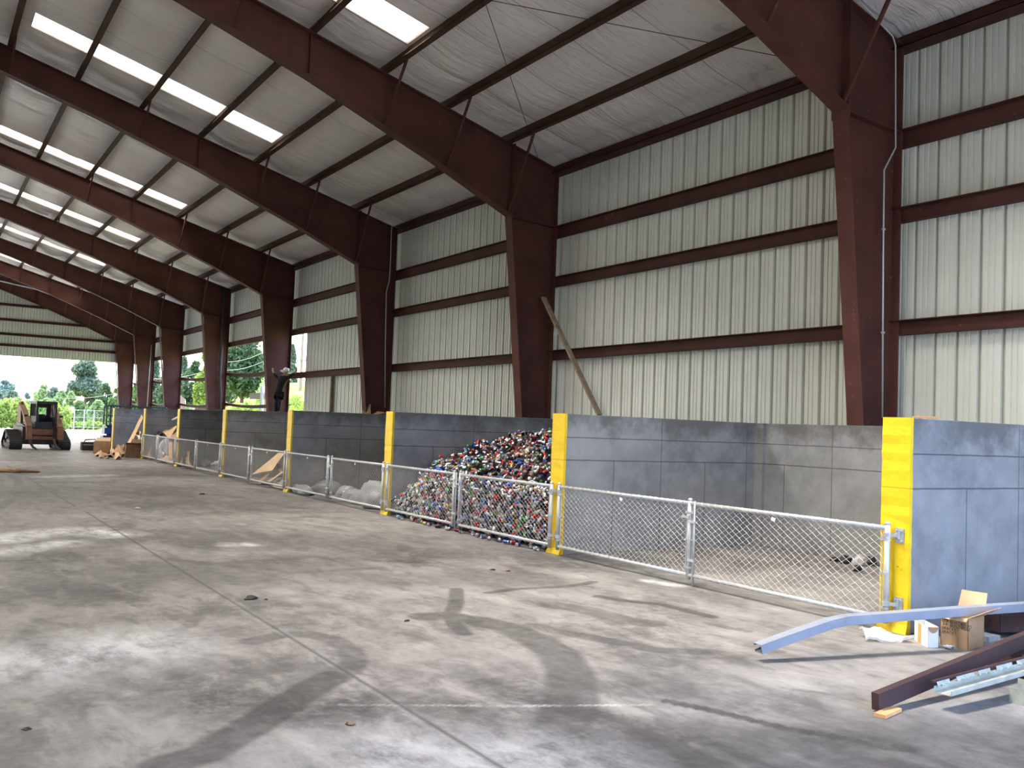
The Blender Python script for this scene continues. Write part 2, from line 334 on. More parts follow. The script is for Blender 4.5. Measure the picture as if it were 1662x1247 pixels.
# floor slab with worn marks and painted-in light and dim zones -------------------------------------------------
MK = {
 'A': ([(3.84, 7.27), (4.01, 7.22), (4.16, 6.97), (4.26, 6.61), (4.22, 6.14), (4.12, 5.7), (3.91, 5.26), (3.63, 4.85), (3.36, 4.52), (3.15, 4.31)], .17, .75, 0),
 'P': ([(4.75, 8.37), (4.42, 7.78), (4.09, 7.28), (3.91, 6.91), (3.8, 6.55)], .075, .8, 0),
 'B': ([(2.22, 6.94), (2.47, 7.06), (2.67, 7.01), (2.79, 6.79), (2.78, 6.45), (2.68, 6.1), (2.54, 5.87)], .10, .6, 0),
 'C': ([(2.41, 5.8), (2.21, 5.63), (1.97, 5.39), (1.7, 5.11), (1.48, 4.9), (1.31, 4.73), (1.1, 4.65)], .13, .8, 0),
 'G': ([(2.53, 4.01), (2.72, 4.02), (2.98, 4.05), (3.16, 4.08), (3.28, 4.03)], .07, .75, 0),
 'E': ([(4.95, 8.07), (5.31, 8.17), (5.9, 8.11), (6.2, 8.17), (6.41, 8.26)], .06, .75, 0),
 'D': ([(4.04, 4.42), (4.15, 4.17), (4.24, 3.89), (4.3, 3.7), (4.4, 3.55), (4.48, 3.38), (4.55, 3.23), (4.63, 3.15)], .05, 1., 0),
 'D2': ([(3.7, 4.9), (4.04, 4.42)], .04, .5, 0),
 'F': ([(5.9, 7.5), (6.02, 7.2), (6.22, 6.94), (6.24, 6.58), (6.25, 6.3)], .075, .85, 0),
 'F2': ([(6.03, 6.08), (6.04, 5.88), (6.09, 5.71)], .06, .6, 0),
 'H': ([(4.5, 6.6), (4.6, 6.24), (4.75, 5.88), (4.88, 5.5), (5.16, 5.31)], .10, .6, 0),
 'S': ([(5.2, 7.28), (5.36, 6.98), (5.39, 6.44), (5.5, 6.29)], .16, .6, 0),
 'loop': ([(1.33, 17.99), (1.56, 19.18), (1.95, 22.19), (2.17, 24.62), (2.15, 26.96)], .10, .55, 0),
 'loop2': ([(.9, 18.2), (1.2, 19.4), (1.6, 22.2), (1.8, 24.6), (1.75, 27)], .09, .45, 0),
 'd2': ([(2.7, 24.1), (3.21, 24.21), (3.91, 24.12)], .35, .6, 0), 'd3': ([(4.67, 26.52), (5.77, 27.28), (6.46, 26.99)], .4, .5, 0),
 'd4': ([(2.5, 20.3), (4.2, 20.2), (5.9, 19.6)], .35, .4, 0), 'd5': ([(3.2, 10.8), (4.2, 10.9), (5.2, 10.2)], .12, .5, 0),
 'd6': ([(2.6, 11.2), (3.6, 9.9), (4.6, 9.9)], .09, .5, 0), 'd7': ([(.6, 6.4), (1.2, 6.9), (1.9, 7.6), (2.6, 8.9)], .06, .3, 0),
 'd8': ([(3.3, 3.5), (4.4, 3.1), (5.2, 2.8)], .62, .72, 0), 'd9': ([(4.6, 5.2), (4.1, 4.6)], .3, .35, 0), 'p8': ([(2.1, 4.2), (2.6, 3.9)], .5, .55, 1), 'p9': ([(.6, 6.9), (1.4, 7.1)], .5, .6, 1),  # pale pair paints pools of daylight into the slab colour
 'd10': ([(0.0, 20.5), (3.0, 21), (5, 19)], 2.6, .42, 0), 'd11': ([(3.0, 13.4), (5.2, 12.0)], .9, .4, 0), 'd14': ([(2.8, 9.6), (3.8, 10.6), (5.0, 11.0)], .55, .38, 0), 'd15': ([(1.2, 9.5), (2.2, 10.5)], .6, .35, 0), 'd12': ([(4.2, 9.2), (5.6, 8.6)], .5, .4, 0), 'd13': ([(3.6, 10.2), (4.6, 9.0)], .25, .4, 0),  # broad dark zones paint the dimmer middle into the slab colour
 'J1': ([(2.35, 64), (2.42, 30), (2.51, 16), (2.51, 8), (2.51, 3), (2.51, -.9)], .012, 1., 2), 'J2': ([(-16, 15.8), (2.49, 15.82), (3.69, 16.1), (7.2, 16.2)], .012, .8, 2),
 'J3': ([(-16, 33), (7.2, 33.2)], .02, .7, 2), 'J4': ([(-16, 50), (7.2, 50)], .02, .7, 2),
 'p1': ([(1.02, 13.5), (1.32, 13.93), (1.84, 14.36), (2.15, 14.29), (2.42, 13.75)], .32, .9, 1), 'p2': ([(.94, 12.33), (1.29, 12.65), (1.67, 13.0)], .25, .8, 1),
 'p3': ([(3.58, 12.32), (3.81, 12.26)], .17, .8, 1), 'p4': ([(2.91, 26.08), (3.49, 26.43), (4.41, 26.83)], .35, .6, 1),
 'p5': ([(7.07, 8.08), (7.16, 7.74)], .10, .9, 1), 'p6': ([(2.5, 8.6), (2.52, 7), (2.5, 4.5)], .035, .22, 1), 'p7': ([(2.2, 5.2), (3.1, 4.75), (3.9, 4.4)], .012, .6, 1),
}
def floor():
    xs = np.unique(np.concatenate([np.linspace(-16, 0, 20), np.linspace(0, 7.4, 260), np.linspace(7.4, 12.2, 22)]))
    ys = np.unique(np.concatenate([np.linspace(-.9, 2.4, 8), np.linspace(2.4, 9, 300), np.linspace(9, 18, 160), np.linspace(18, 32, 90), np.linspace(32, 64.6, 70)]))
    XX, YY = np.meshgrid(xs, ys, indexing='ij'); nx, ny = XX.shape
    ch = [np.zeros_like(XX) for _ in range(3)]
    for pts, w, a, c in MK.values():
        d = np.full(XX.shape, 1e9)
        for (ax, ay), (bx_, by) in zip(pts[:-1], pts[1:]):
            vx, vy = bx_-ax, by-ay; t = np.clip(((XX-ax)*vx+(YY-ay)*vy)/(vx*vx+vy*vy+1e-9), 0, 1)
            d = np.minimum(d, np.hypot(XX-ax-t*vx, YY-ay-t*vy))
        soft = .16 if c == 0 and w < .25 else .45 if c == 0 else (.7 if c == 1 else 1.)
        ch[c] = np.maximum(ch[c], a*np.clip((w*(1+soft)-d)/(w*2*soft), 0, 1) if c < 2 else a*(d < max(w, .012)))
    me = bpy.data.meshes.new('floor')
    vs = np.stack([XX, YY, np.zeros_like(XX)], -1).reshape(-1, 3)
    i, j = np.meshgrid(np.arange(nx-1), np.arange(ny-1), indexing='ij'); a = (i*ny+j).ravel()
    fs = np.stack([a, a+ny, a+ny+1, a+1], -1)
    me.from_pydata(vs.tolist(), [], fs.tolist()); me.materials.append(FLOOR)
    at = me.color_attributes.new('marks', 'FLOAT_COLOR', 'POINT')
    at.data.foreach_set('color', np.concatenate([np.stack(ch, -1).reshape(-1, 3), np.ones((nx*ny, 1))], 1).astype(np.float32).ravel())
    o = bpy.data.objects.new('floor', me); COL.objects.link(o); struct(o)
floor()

# roof liner (sagging between the purlins) with skylight openings ----------------
def roof():
    px = sorted(PURX + [XO, XW+.1] + [2*RIDGE-x for x in PURX if x > RIDGE+.6] + [XL])
    xs = set(np.round(np.arange(XL, XW+.05, .19), 3)) | set(SKX) | set(SKX_ADDED) | {XW+.07}; xs = np.array(sorted(xs))
    ys = set(np.round(np.arange(Y0, Y1+.2, .17), 3))
    for a, b in SKY_Y: ys |= {a, b}
    ys = np.array(sorted(ys)); pxa = np.array(px)
    mb = MB(); nx, ny = len(xs), len(ys)
    fr = np.array(FY_ALL)
    def sag(x, y):
        k = np.searchsorted(pxa, x); k = min(max(k, 1), len(pxa)-1); u = (x-pxa[k-1])/(pxa[k]-pxa[k-1]); u = min(max(u, 0), 1)
        amp = .105+.045*math.sin(y*1.9+k*2.1)*math.sin(y*.63+k)
        sm = abs((y/1.53) % 1-.5)*1.53
        rid = .075*math.exp(-(sm/.09)**2) if sm < .4 else 0
        df = np.min(np.abs(fr-y)); wr_ = .045*math.sin(y*15+k+.6*math.sin(x*3))*math.exp(-(df/.9)**2)
        ds = min((max(abs(y-(a+b)/2)-(b-a)/2, 0) if any(q[0]-.1 < x < q[1]+.1 for q in (SKX, SKX_ADDED)) else 9) for a, b in SKY_Y)
        return (math.sin(PI*u)*(amp+wr_)-rid*math.sin(PI*u))*min(1, ds/.30)
    for x in xs:
        for y in ys: mb.v.append((x, y, zliner(x)-.02-sag(x, y)))
    sky = lambda x, y: any((SKX[0] < x < SKX[1] or SKX_ADDED[0] < x < SKX_ADDED[1]) and a < y < b for a, b in SKY_Y)
    for i in range(nx-1):
        cx = (xs[i]+xs[i+1])/2
        for j in range(ny-1):
            cy = (ys[j]+ys[j+1])/2
            if sky(cx, cy): continue
            mb.f.append((i*ny+j, i*ny+j+1, (i+1)*ny+j+1, (i+1)*ny+j)); mb.mi.append(0)
    struct(mb.build('ceiling', LIN, smooth=True))
    for n, (a, b, SX) in enumerate([q+(SKX,) for q in SKY_Y]+[q+(SKX_ADDED,) for q in SKY_Y], 1):  # last half: unseen left-slope panes, added for their light
        w = MB(); z0, z1 = zliner(SX[0])+.01, zliner(SX[1])+.01
        w.add([(SX[0]-.05, a-.05, z0), (SX[1]+.05, a-.05, z1), (SX[1]+.05, b+.05, z1), (SX[0]-.05, b+.05, z0)], [(0, 3, 2, 1)])
        o = struct(w.build('window_%d' % n, SKYL))
        t = MB()
        for y in (a, b): t.add([(SX[0], y, z0), (SX[1], y, z1), (SX[1], y, z1-.045), (SX[0], y, z0-.045)], [(0, 1, 2, 3)])
        for x, z in ((SX[0], z0), (SX[1], z1)): t.add([(x, a, z), (x, b, z), (x, b, z-.045), (x, a, z-.045)], [(0, 1, 2, 3)])
        struct(t.build('window_frame', LIN, o))
roof()

# ribbed siding ---------------------------------------------------------------
RIB = .328
PROF = [(0, 0), (.016, .052), (.050, .052), (.066, 0), (.150, 0), (.156, .013), (.172, .013), (.178, 0), (.232, 0), (.238, .013), (.254, .013), (.260, 0)]
def siding(name, u0, u1, f, zlo, zhi, phase=0.):
    us = []; k = math.floor((u0-phase)/RIB)
    while phase+k*RIB < u1:
        for du, dp in PROF:
            u = phase+k*RIB+du
            if u0 < u < u1: us.append((u, dp))
        k += 1
    us = [(u0, 0)]+us+[(u1, 0)]; return us
def wall_right():
    mb = MB(); OT = 4.92
    def seg(a, b, z0, z1):
        us = siding('', a, b, None, z0, z1); o = len(mb.v)
        for u, dp in us: mb.v += [(XW+dp, u, z0), (XW+dp, u, z1)]
        for i in range(len(us)-1): mb.f.append((o+2*i, o+2*i+2, o+2*i+3, o+2*i+1)); mb.mi.append(0)
    seg(Y0, 33.05, 0, OT); seg(Y0, Y1, OT, 7.84)
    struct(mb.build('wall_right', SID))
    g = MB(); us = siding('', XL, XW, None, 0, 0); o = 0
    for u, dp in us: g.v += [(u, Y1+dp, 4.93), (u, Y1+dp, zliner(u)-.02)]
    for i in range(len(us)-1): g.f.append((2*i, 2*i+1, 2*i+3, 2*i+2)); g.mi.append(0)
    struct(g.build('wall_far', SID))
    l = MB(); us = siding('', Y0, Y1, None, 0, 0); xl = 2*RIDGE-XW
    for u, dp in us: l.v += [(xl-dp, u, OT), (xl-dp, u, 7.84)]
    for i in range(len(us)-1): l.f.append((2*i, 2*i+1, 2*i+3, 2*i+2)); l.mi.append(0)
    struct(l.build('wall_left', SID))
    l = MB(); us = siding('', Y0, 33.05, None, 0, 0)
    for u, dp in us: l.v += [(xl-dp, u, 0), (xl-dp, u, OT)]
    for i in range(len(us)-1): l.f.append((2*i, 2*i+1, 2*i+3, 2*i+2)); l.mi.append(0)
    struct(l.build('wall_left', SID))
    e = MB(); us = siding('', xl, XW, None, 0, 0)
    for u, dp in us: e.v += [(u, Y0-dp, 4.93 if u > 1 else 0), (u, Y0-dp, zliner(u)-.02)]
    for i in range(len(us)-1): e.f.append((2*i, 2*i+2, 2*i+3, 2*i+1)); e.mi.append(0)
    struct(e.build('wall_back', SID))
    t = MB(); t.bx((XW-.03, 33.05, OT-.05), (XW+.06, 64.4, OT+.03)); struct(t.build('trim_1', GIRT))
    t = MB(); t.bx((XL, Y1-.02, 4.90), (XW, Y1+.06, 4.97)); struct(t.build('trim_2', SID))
wall_right()

# ------------------------------------------------------------------ rigid frames
def frame(k, y, label, full=True):
    t = thing('rigid_frame', label, 'steel frame', (XO, y, 0), 'red steel portal frames')
    P = lambda p, s: (p[0], y+s, p[1])
    mir = lambda p: (2*RIDGE-p[0], p[1])
    knee = (10.64, 6.209); kt = (10.69, ztop(10.69)); base_i = (11.30, 0.0)
    rb = [(10.69, 6.24), (8.73, 7.117), (6.0, 8.209), (3.61, 9.035), (1.295, 9.739), (RIDGE, 10.66)]
    def plate(mb, a, b, w=.27, th=.022, up=None):
        mb.bar((a[0], y, a[1]), (b[0], y, b[1]), th, w, (0, 1, 0)) if False else mb.add(
            [(a[0], y-w/2, a[1]), (a[0], y+w/2, a[1]), (b[0], y+w/2, b[1]), (b[0], y-w/2, b[1])]+
            [(a[0]+nx_(a, b)[0]*th, y-w/2, a[1]+nx_(a, b)[1]*th), (a[0]+nx_(a, b)[0]*th, y+w/2, a[1]+nx_(a, b)[1]*th), (b[0]+nx_(a, b)[0]*th, y+w/2, b[1]+nx_(a, b)[1]*th), (b[0]+nx_(a, b)[0]*th, y-w/2, b[1]+nx_(a, b)[1]*th)],
            [(0, 1, 2, 3), (7, 6, 5, 4), (0, 4, 5, 1), (1, 5, 6, 2), (2, 6, 7, 3), (3, 7, 4, 0)])
    def nx_(a, b):
        d = (b[0]-a[0], b[1]-a[1]); L = math.hypot(*d); return (-d[1]/L, d[0]/L)
    for side in (0, 1):
        q = (lambda p: p) if side == 0 else mir
        c = MB(); poly = [q(base_i), q((XO, 0)), q((XO, ZE)), q(kt), q((10.69, 6.209))]
        c.prism(poly, P, -.009, .009)
        plate(c, q((11.30, 0)), q(knee)); plate(c, q((XO, 0)), q((XO, ZE)))
        plate(c, q((XO, ZE)), q(kt)); plate(c, q(knee), q((10.69, 6.24)))
        plate(c, q((10.67, 6.2)), q((XO, 6.14)), .24, .018)                      # stiffener across the knee
        plate(c, q((11.2, .02)), q((XO, .02)), .30, .03)
        c.build('column', STEEL, t)
        r = MB(); rr = [q(p) for p in rb]; tp = [q((10.69, ztop(10.69))), q((RIDGE, ztop(RIDGE)))]
        r.prism([tp[0]]+[tp[1]]+rr[::-1], P, -.009, .009)
        plate(r, tp[0], tp[1])
        for a, b in zip(rr[:-1], rr[1:]): plate(r, a, b)
        for x, zb in ((6.0, 8.209), (1.295, 9.739)):
            plate(r, q((x, zb)), q((x, ztop(x))), .2, .016)
        r.build('rafter', STEEL, t)
        e = MB(); plate(e, q((10.655, 6.13)), q((10.655, 7.80 if side == 0 else 7.77)), .29, .035)
        e.build('knee_plate', STEEL, t)
        if side == 0:
            h = MB()
            for zz in (6.22, 6.32): h.tube([(10.60, y-.09, zz), (10.76, y-.09, zz)], .018, 6)
            h.build('bolt', STEEL, t)
    # flange braces from the purlins down to the rafter's bottom flange
    for x in (10.58, 9.04, 7.6, 4.55, 1.52):
        zb = np.interp(x, [p[0] for p in rb[::-1]], [p[1] for p in rb[::-1]]); b = MB()
        b.bar((x, y-.95, ztop(x)+.03), (x-.02, y-.10, zb+.03), .045, .045, (1, 0, 0)); b.build('flange_brace', STEEL, t)
    return t
names = ['first', 'second', 'third', 'fourth', 'fifth', 'sixth', 'seventh', 'eighth']
for k, y in enumerate(FY_ALL):
    n = k-1
    lab = ('dark red tapered steel portal frame, %s from the camera along the right wall' % names[n]) if n >= 0 else 'red steel portal frame overhead, %s' % ('beside the camera' if n == -1 else 'one bay behind the camera')
    if n == 7: lab = 'dark red tapered steel portal frame standing at the far gable wall'
    frame(k, y, lab)

# purlins, eave strut, girts ---------------------------------------------------
def zsec(mb, a, b, h, fl, up, side):
    """web with two lipped flanges; a,b on the bottom centre line"""
    a, b, u, s_ = V(a), V(b), V(up), V(side)
    d = (b-a).normalized()
    mb.bar(a+u*h/2, b+u*h/2, .014, h, u) if False else None
    def plate(c0, c1, e, th):
        vs = [c0, c1, c1+e, c0+e]; n = (c1-c0).cross(e).normalized()*th
        mb.add(vs+[p+n for p in vs], [(0, 1, 2, 3), (7, 6, 5, 4), (0, 4, 5, 1), (1, 5, 6, 2), (2, 6, 7, 3), (3, 7, 4, 0)])
    plate(a, b, u*h, .012); plate(a, b, s_*fl, .012); plate(a+u*h, b+u*h, -s_*fl, .012)
    plate(a+s_*fl, b+s_*fl, u*.025, .01)
for i, x in enumerate(PURX):
    mb = MB(); zsec(mb, (x, Y0, ztop(x)+.022), (x, Y1, ztop(x)+.012), .26, .12, (0, 0, 1), (-1, 0, -.0))
    tag(mb.build('roof_purlin', PURL), 'long brown roof purlin, %s line up the roof slope from the eave' % ORD[i], 'roof purlin', 'roof purlins')
for i, x in enumerate([2*RIDGE-x for x in PURX if x > RIDGE+.6][::2]):
    mb = MB(); zsec(mb, (x, Y0, ztop(x)+.022), (x, Y1, ztop(x)+.012), .26, .12, (0, 0, 1), (1, 0, 0))
    tag(mb.build('roof_purlin', PURL), 'brown roof purlin on the far slope beyond the ridge, %s up from the opposite eave' % ORD[i], 'roof purlin', 'roof purlins')
mb = MB(); zsec(mb, (XO+.03, Y0, 7.37), (XO+.03, Y1, 7.37), .21, .14, (0, 0, 1), (-1, 0, 0)); mb.bx((XO+.03, Y0, 7.37), (XW-.002, Y1, 7.40))
tag(mb.build('eave_strut', GIRT), 'dark maroon eave strut running along the top of the right wall', 'eave strut')
bays = list(zip(FY_ALL[:-1], FY_ALL[1:]))
BN = ['at the right edge of the photo'] + ['between the %s and %s columns' % (a, b) for a, b in zip(names[:-1], names[1:])]
for bi, (a, b) in enumerate(bays):
    op = bi >= 4
    levels = [('upper', 5.955, .20, 1), ('middle', 4.85, .17, 1)] + ([('lower', 3.21, .18, 1)] if bi < 4 else [('lower', 3.56, .12, 0), ('lowest', 2.22, .10, 0)])
    for nm, z, h, full in levels:
        mb = MB(); xo = XO+.03
        if full:
            zsec(mb, (xo, a+.01, z), (xo, b-.01, z), h, .10, (0, 0, 1), (1, 0, 0)); mb.bx((xo+.0, a+.01, z+h-.012), (XW-.002, b-.01, z+h)); mb.bx((xo, a+.01, z), (XW-.002, b-.01, z+.012))
        else:
            n = 14; sg = .16 if nm == 'lower' else .13
            for q in range(n):
                u0, u1 = q/n, (q+1)/n; s0, s1 = -sg*math.sin(PI*u0), -sg*math.sin(PI*u1)
                zsec(mb, (xo, a+(b-a)*u0, z+s0), (xo, a+(b-a)*u1, z+s1), h, .10, (0, 0, 1), (1, 0, 0))
        st = 'sagging dark steel girt across the open wall, %s one' % nm if not full else 'maroon steel wall girt, %s line' % nm
        tag(mb.build('wall_girt', GIRT), st+' '+BN[bi], 'wall girt', 'wall girts')
for i, z in enumerate((5.48, 6.15, 7.02, 7.93)):
    xr = min(XW-.4, XO-(z+.5-ZE)/SL) if z > 7.4 else 11.2
    mb = MB(); zsec(mb, (XL+.3, Y1-.13, z), (xr, Y1-.13, z), .14, .11, (0, 0, 1), (0, -1, 0)); mb.bx((XL+.3, Y1-.14, z), (xr, Y1-.005, z+.012))
    tag(mb.build('gable_girt', GIRT), 'reddish brown girt on the far gable wall, %s from its bottom edge' % ORD[i], 'wall girt', 'gable girts')

# ------------------------------------------------------------------ concrete bays
def jitter_box(lo, hi, amp, nz=24):
    """pier end face with a slightly wavy cast surface and a foot"""
    mb = MB(); ny = 4; xs = []
    for iz in range(nz+1):
        z = lo[2]+(hi[2]-lo[2])*iz/nz; e = .0
        foot = .035*max(0, 1-(z-lo[2])/.09)
        for (x, y) in ((hi[0], lo[1]), (lo[0], lo[1]), (lo[0], hi[1]), (hi[0], hi[1])):
            jx = amp*(random.random()-.5); jy = amp*(random.random()-.5)
            fx = -foot if x == lo[0] else 0; fy = foot*(.4 if y == hi[1] else -.1)
            mb.v.append((x+(jx+fx if x == lo[0] else 0), y+(jy*.7 if True else 0)+fy, z))
    for iz in range(nz):
        for k in range(4): mb.f.append((iz*4+k, iz*4+(k+1) % 4, iz*4+4+(k+1) % 4, iz*4+4+k)); mb.mi.append(0)
    mb.f.append((nz*4, nz*4+1, nz*4+2, nz*4+3)); mb.mi.append(0)
    return mb
PL = ['nearest the camera at the right edge', 'between the open first bay and the can heap', 'beyond the can heap', 'fourth from the right', 'fifth from the right, left of the leaning cardboard',
      'sixth from the right, beside the cardboard heap', 'seventh from the right, past the last chain link gate', 'last one at the far end by the blue lift']
for k, y in enumerate(PIER):
    t = thing('concrete_divider', 'grey divider with yellow end, %s' % PL[k], 'concrete divider', (XP, y, 0), 'concrete bay dividers')
    mb = MB(); mb.bx((XP+.035, y-PT/2, 0), (XB-.001, y+PT/2, HP)); mb.build('wall_body', CWX, t, bevel=.008)
    jitter_box((XP, y-PT/2-.004, 0), (XP+.04, y+PT/2+.004, HP+.004), .007).build('painted_end', YEL, t)
mb = MB(); mb.bx((XB, Y0, 0), (XB+.24, PIER[-1]+PT/2, HP-.002))
tag(mb.build('concrete_back_wall', CWY, bevel=.008), 'long grey concrete back wall closing the storage bays under the metal siding', 'concrete wall')
mb = MB(); mb.bx((XB-.06, PIER[1]-PT/2-.16, 0), (XB+.02, PIER[1]-PT/2+.01, HP)); tag(mb.build('corner_pilaster', CWY), 'narrow concrete corner pilaster at the back of the open first bay', 'concrete pilaster')

# ------------------------------------------------------------------ chain link gates
GX = 7.285; GL = 2.49; GZ0, GZ1 = .115, .90
def gate_proto(sgn, label, rod):
    """leaf hinged at local y=0, running to sgn*GL"""
    t = thing('chain_link_gate', label, 'gate', (0, 0, 0), 'galvanised chain link gates')
    Yf = lambda y: sgn*y
    def part(name, mb, mat, sm=False, par=None): return mb.build(name, mat, par or t, sm, local=True)
    for nm, y in (('hinge_post', 0.), ('latch_post', GL)):
        mb = MB(); mb.tube([(0, Yf(y), .07), (0, Yf(y), .935)], .025, 10); mb.lathe([(.027, .93), (.026, .945), (.012, .958)], 10, Matrix.Translation((0, Yf(y), 0))); part(nm, mb, GALV, True)
    for nm, z in (('top_rail', GZ1), ('bottom_rail', GZ0)):
        mb = MB(); mb.tube([(0, Yf(.02), z), (0, Yf(GL-.02), z)], .021, 10); part(nm, mb, GALV, True)
    mb = MB(); p, pz = .098, .0655; z0, z1 = GZ0-.01, GZ1+.005; y0, y1 = .045, GL-.045; H = z1-z0; HY = H*p/pz; r = .0019
    n = int((y1-y0+HY)/p)+1
    for k in range(n+1):
        for d in (1, -1):
            ys = y0-HY+k*p if d == 1 else y0+k*p
            a, b = (ys, z0), (ys+d*HY, z1)
            # clip to the leaf
            t0, t1 = 0., 1.
            dy = b[0]-a[0]
            ta, tb = (y0-a[0])/dy, (y1-a[0])/dy
            t0 = max(t0, min(ta, tb)); t1 = min(t1, max(ta, tb))
            if t1-t0 < .02: continue
            pts = []; ns = max(2, int((t1-t0)*H/pz*2))
            for q in range(ns+1):
                tt = t0+(t1-t0)*q/ns; pts.append((.003*d*(1 if q % 2 else -1), Yf(a[0]+dy*tt), z0+H*tt))
            mb.tube(pts, r, 4, cap=False)
    for z in (GZ1, GZ0):
        pts = []; turns = int((GL-.1)/p); ns = 8
        for q in range(turns*ns+1):
            an = 2*PI*q/ns; pts.append((.0245*math.sin(an), Yf(.05+q*p/ns), z+.0245*math.cos(an)))
        mb.tube(pts, .0026, 4, cap=False)
    part('chain_link_mesh', mb, WIRE)
    for y in (.0, GL):
        s_ = 1 if y == 0 else -1
        mb = MB(); mb.tube([(0, Yf(y+s_*.05), z0+.02), (0, Yf(y+s_*.05), z1-.02)], .005, 6); part('tension_bar', mb, GALV)
        for z in (.2, .5, .8):
            mb = MB(); mb.tube([(0, Yf(y), z-.011), (0, Yf(y), z+.011)], .029, 10); mb.bx((-.012, min(Yf(y), Yf(y+s_*.065)), z-.011), (.012, max(Yf(y), Yf(y+s_*.065)), z+.011)); part('tension_band', mb, GALVD)
    for z in (.24, .84):
        mb = MB(); yy = Yf(-.085); mb.bx((.046, yy-.042, z-.065), (.062, yy+.042, z+.065)); mb.tube([(0, 0, z-.02), (0, 0, z+.02)], .033, 10)
        mb.bar((.0, 0, z), (.05, yy, z+.0), .03, .03); mb.tube([(.04, yy, z-.03), (.04, yy, z+.05)], .012, 8)
        o = part('hinge', mb, GALVD)
        b = MB()
        for dy in (-.025, .025):
            for dz in (-.045, .045): b.tube([(.034, yy+dy, z+dz), (.05, yy+dy, z+dz)], .009, 6)
        part('bolt', b, GALV, par=o)
    if rod:
        mb = MB(); mb.tube([(-.012, Yf(GL+.085), .008), (-.012, Yf(GL+.085), .93)], .012, 8); part('drop_rod', mb, GALVD, True)
        for z in (.28, .70):
            mb = MB(); mb.bx((-.03, min(Yf(GL), Yf(GL+.10)), z-.012), (.02, max(Yf(GL), Yf(GL+.10)), z+.012)); part('rod_bracket', mb, GALV)
    else:
        mb = MB(); mb.bx((-.035, min(Yf(GL-.02), Yf(GL+.10)), .735), (-.01, max(Yf(GL-.02), Yf(GL+.10)), .76)); mb.tube([(0, Yf(GL), .72), (0, Yf(GL), .775)], .031, 10); part('fork_latch', mb, GALVD)
    mb = MB(); yt = Yf(GL*.52); mb.box((-.008, yt, .845), (.003, .05, .035), Matrix.Rotation(.3, 3, 'X')); part('maker_tag', mb, WHITE)
    return t
gA = gate_proto(1, 'x', False); gB = gate_proto(-1, 'x', True)
GB = ['in front of the empty first bay', 'in front of the heap of drink cans', 'in front of the bay with white bags', 'in front of the bay with leaning cardboard', 'closing the dark bay left of the cardboard sheet', 'in front of the far cardboard heap']
for k in range(6):
    la = 'chain link gate leaf, nearer one, %s' % GB[k]; lb = 'chain link gate leaf with drop rod, %s' % GB[k]
    pa, pb = (GX, PIER[k]+.03, 0), (GX, PIER[k+1]-.15, 0)
    if k == 0: gA.location = pa; gA['label'] = la; gB.location = pb; gB['label'] = lb
    else: dup(gA, pa, la); dup(gB, pb, lb)

# ------------------------------------------------------------------ heap of cans
def can_mesh(i):
    n = 12; prof = [(.019, 0), (.026, .004), (.0325, .016), (.033, .04), (.033, .065), (.033, .09), (.033, .105), (.027, .117), (.0262, .122), (.0235, .119)]
    v = []; L = rng.uniform(.55, 1.0); bend = rng.uniform(-.35, .35); fl = rng.uniform(.35, 1.); dents = [(rng.uniform(0, 2*PI), rng.uniform(.03, .1), rng.uniform(.006, .016)) for _ in range(3)]
    f = []; mi = []
    for j, (r, z) in enumerate(prof):
        for k in range(n):
            a = 2*PI*k/n; rr = r
            for da, dz, dd in dents:
                rr -= dd*math.exp(-((math.atan2(math.sin(a-da), math.cos(a-da)))/.6)**2-((z-dz)/.025)**2)
            x, y, zz = rr*math.cos(a), rr*math.sin(a)*(fl+(1-fl)*abs(z-.06)/.06), (z-.06)*L
            v.append((x+bend*zz*zz*6, y, zz+bend*x))
    for j in range(len(prof)-1):
        for k in range(n): f.append((j*n+k, j*n+(k+1) % n, (j+1)*n+(k+1) % n, (j+1)*n+k)); mi.append(0 if 2 <= j <= 6 else 1)
    f.append(tuple(range(n))[::-1]); f.append(tuple((len(prof)-1)*n+k for k in range(n))); mi += [1, 1]
    return np.array(v), f, mi
CANS = [can_mesh(i) for i in range(7)]
def heap_h(x, y):
    h = .80+.30*(x-7.45)+.05*math.sin(3*y+2*x)+.04*math.sin(7*x-4*y)
    h = min(h, 1.62+.03*math.sin(9*y))
    left = .28+(15.55-y)*.34+(x-7.45)*.9
    return min(h, left)
COLN = ['red', 'silver', 'silver', 'red', 'white', 'blue', 'green', 'black', 'black', 'maroon', 'black', 'light blue', 'red', 'gold', 'blue', 'silver']
spots = []
yN, yF = PIER[1]+PT/2+.06, PIER[2]-PT/2-.06
while len(spots) < 760:                                      # against the gate
    y = rng.uniform(yN, yF); z = rng.uniform(.03, .86)
    if z < heap_h(7.45, y): spots.append((7.385+rng.uniform(0, .07)+.03*(rng.random() < .5), y, z))
while len(spots) < 900:                                      # just behind the face
    y = rng.uniform(yN, yF); z = rng.uniform(.05, .8)
    if z < heap_h(7.5, y)-.03: spots.append((7.50+rng.uniform(0, .05), y, z))
while len(spots) < 2850:                                     # the slope
    x = rng.uniform(7.46, XB-.06); y = rng.uniform(yN, yF); h = heap_h(x, y)
    spots.append((x, y, max(.035, h-rng.uniform(0, .09))))
under = [(7.20+.12*rng.random(), y, .034) for y in np.linspace(yN+.05, yF-.6, 22)+rng.uniform(-.06, .06, 22)]
def score(p): return -math.hypot(p[0], p[1]) + (2.5 if p[0] < 7.45 else 0) + (6 if p[0] < 7.36 else 0)
allp = sorted(under+spots, key=score, reverse=True)
ind, rest = allp[:300], allp[300:]
meshes = []
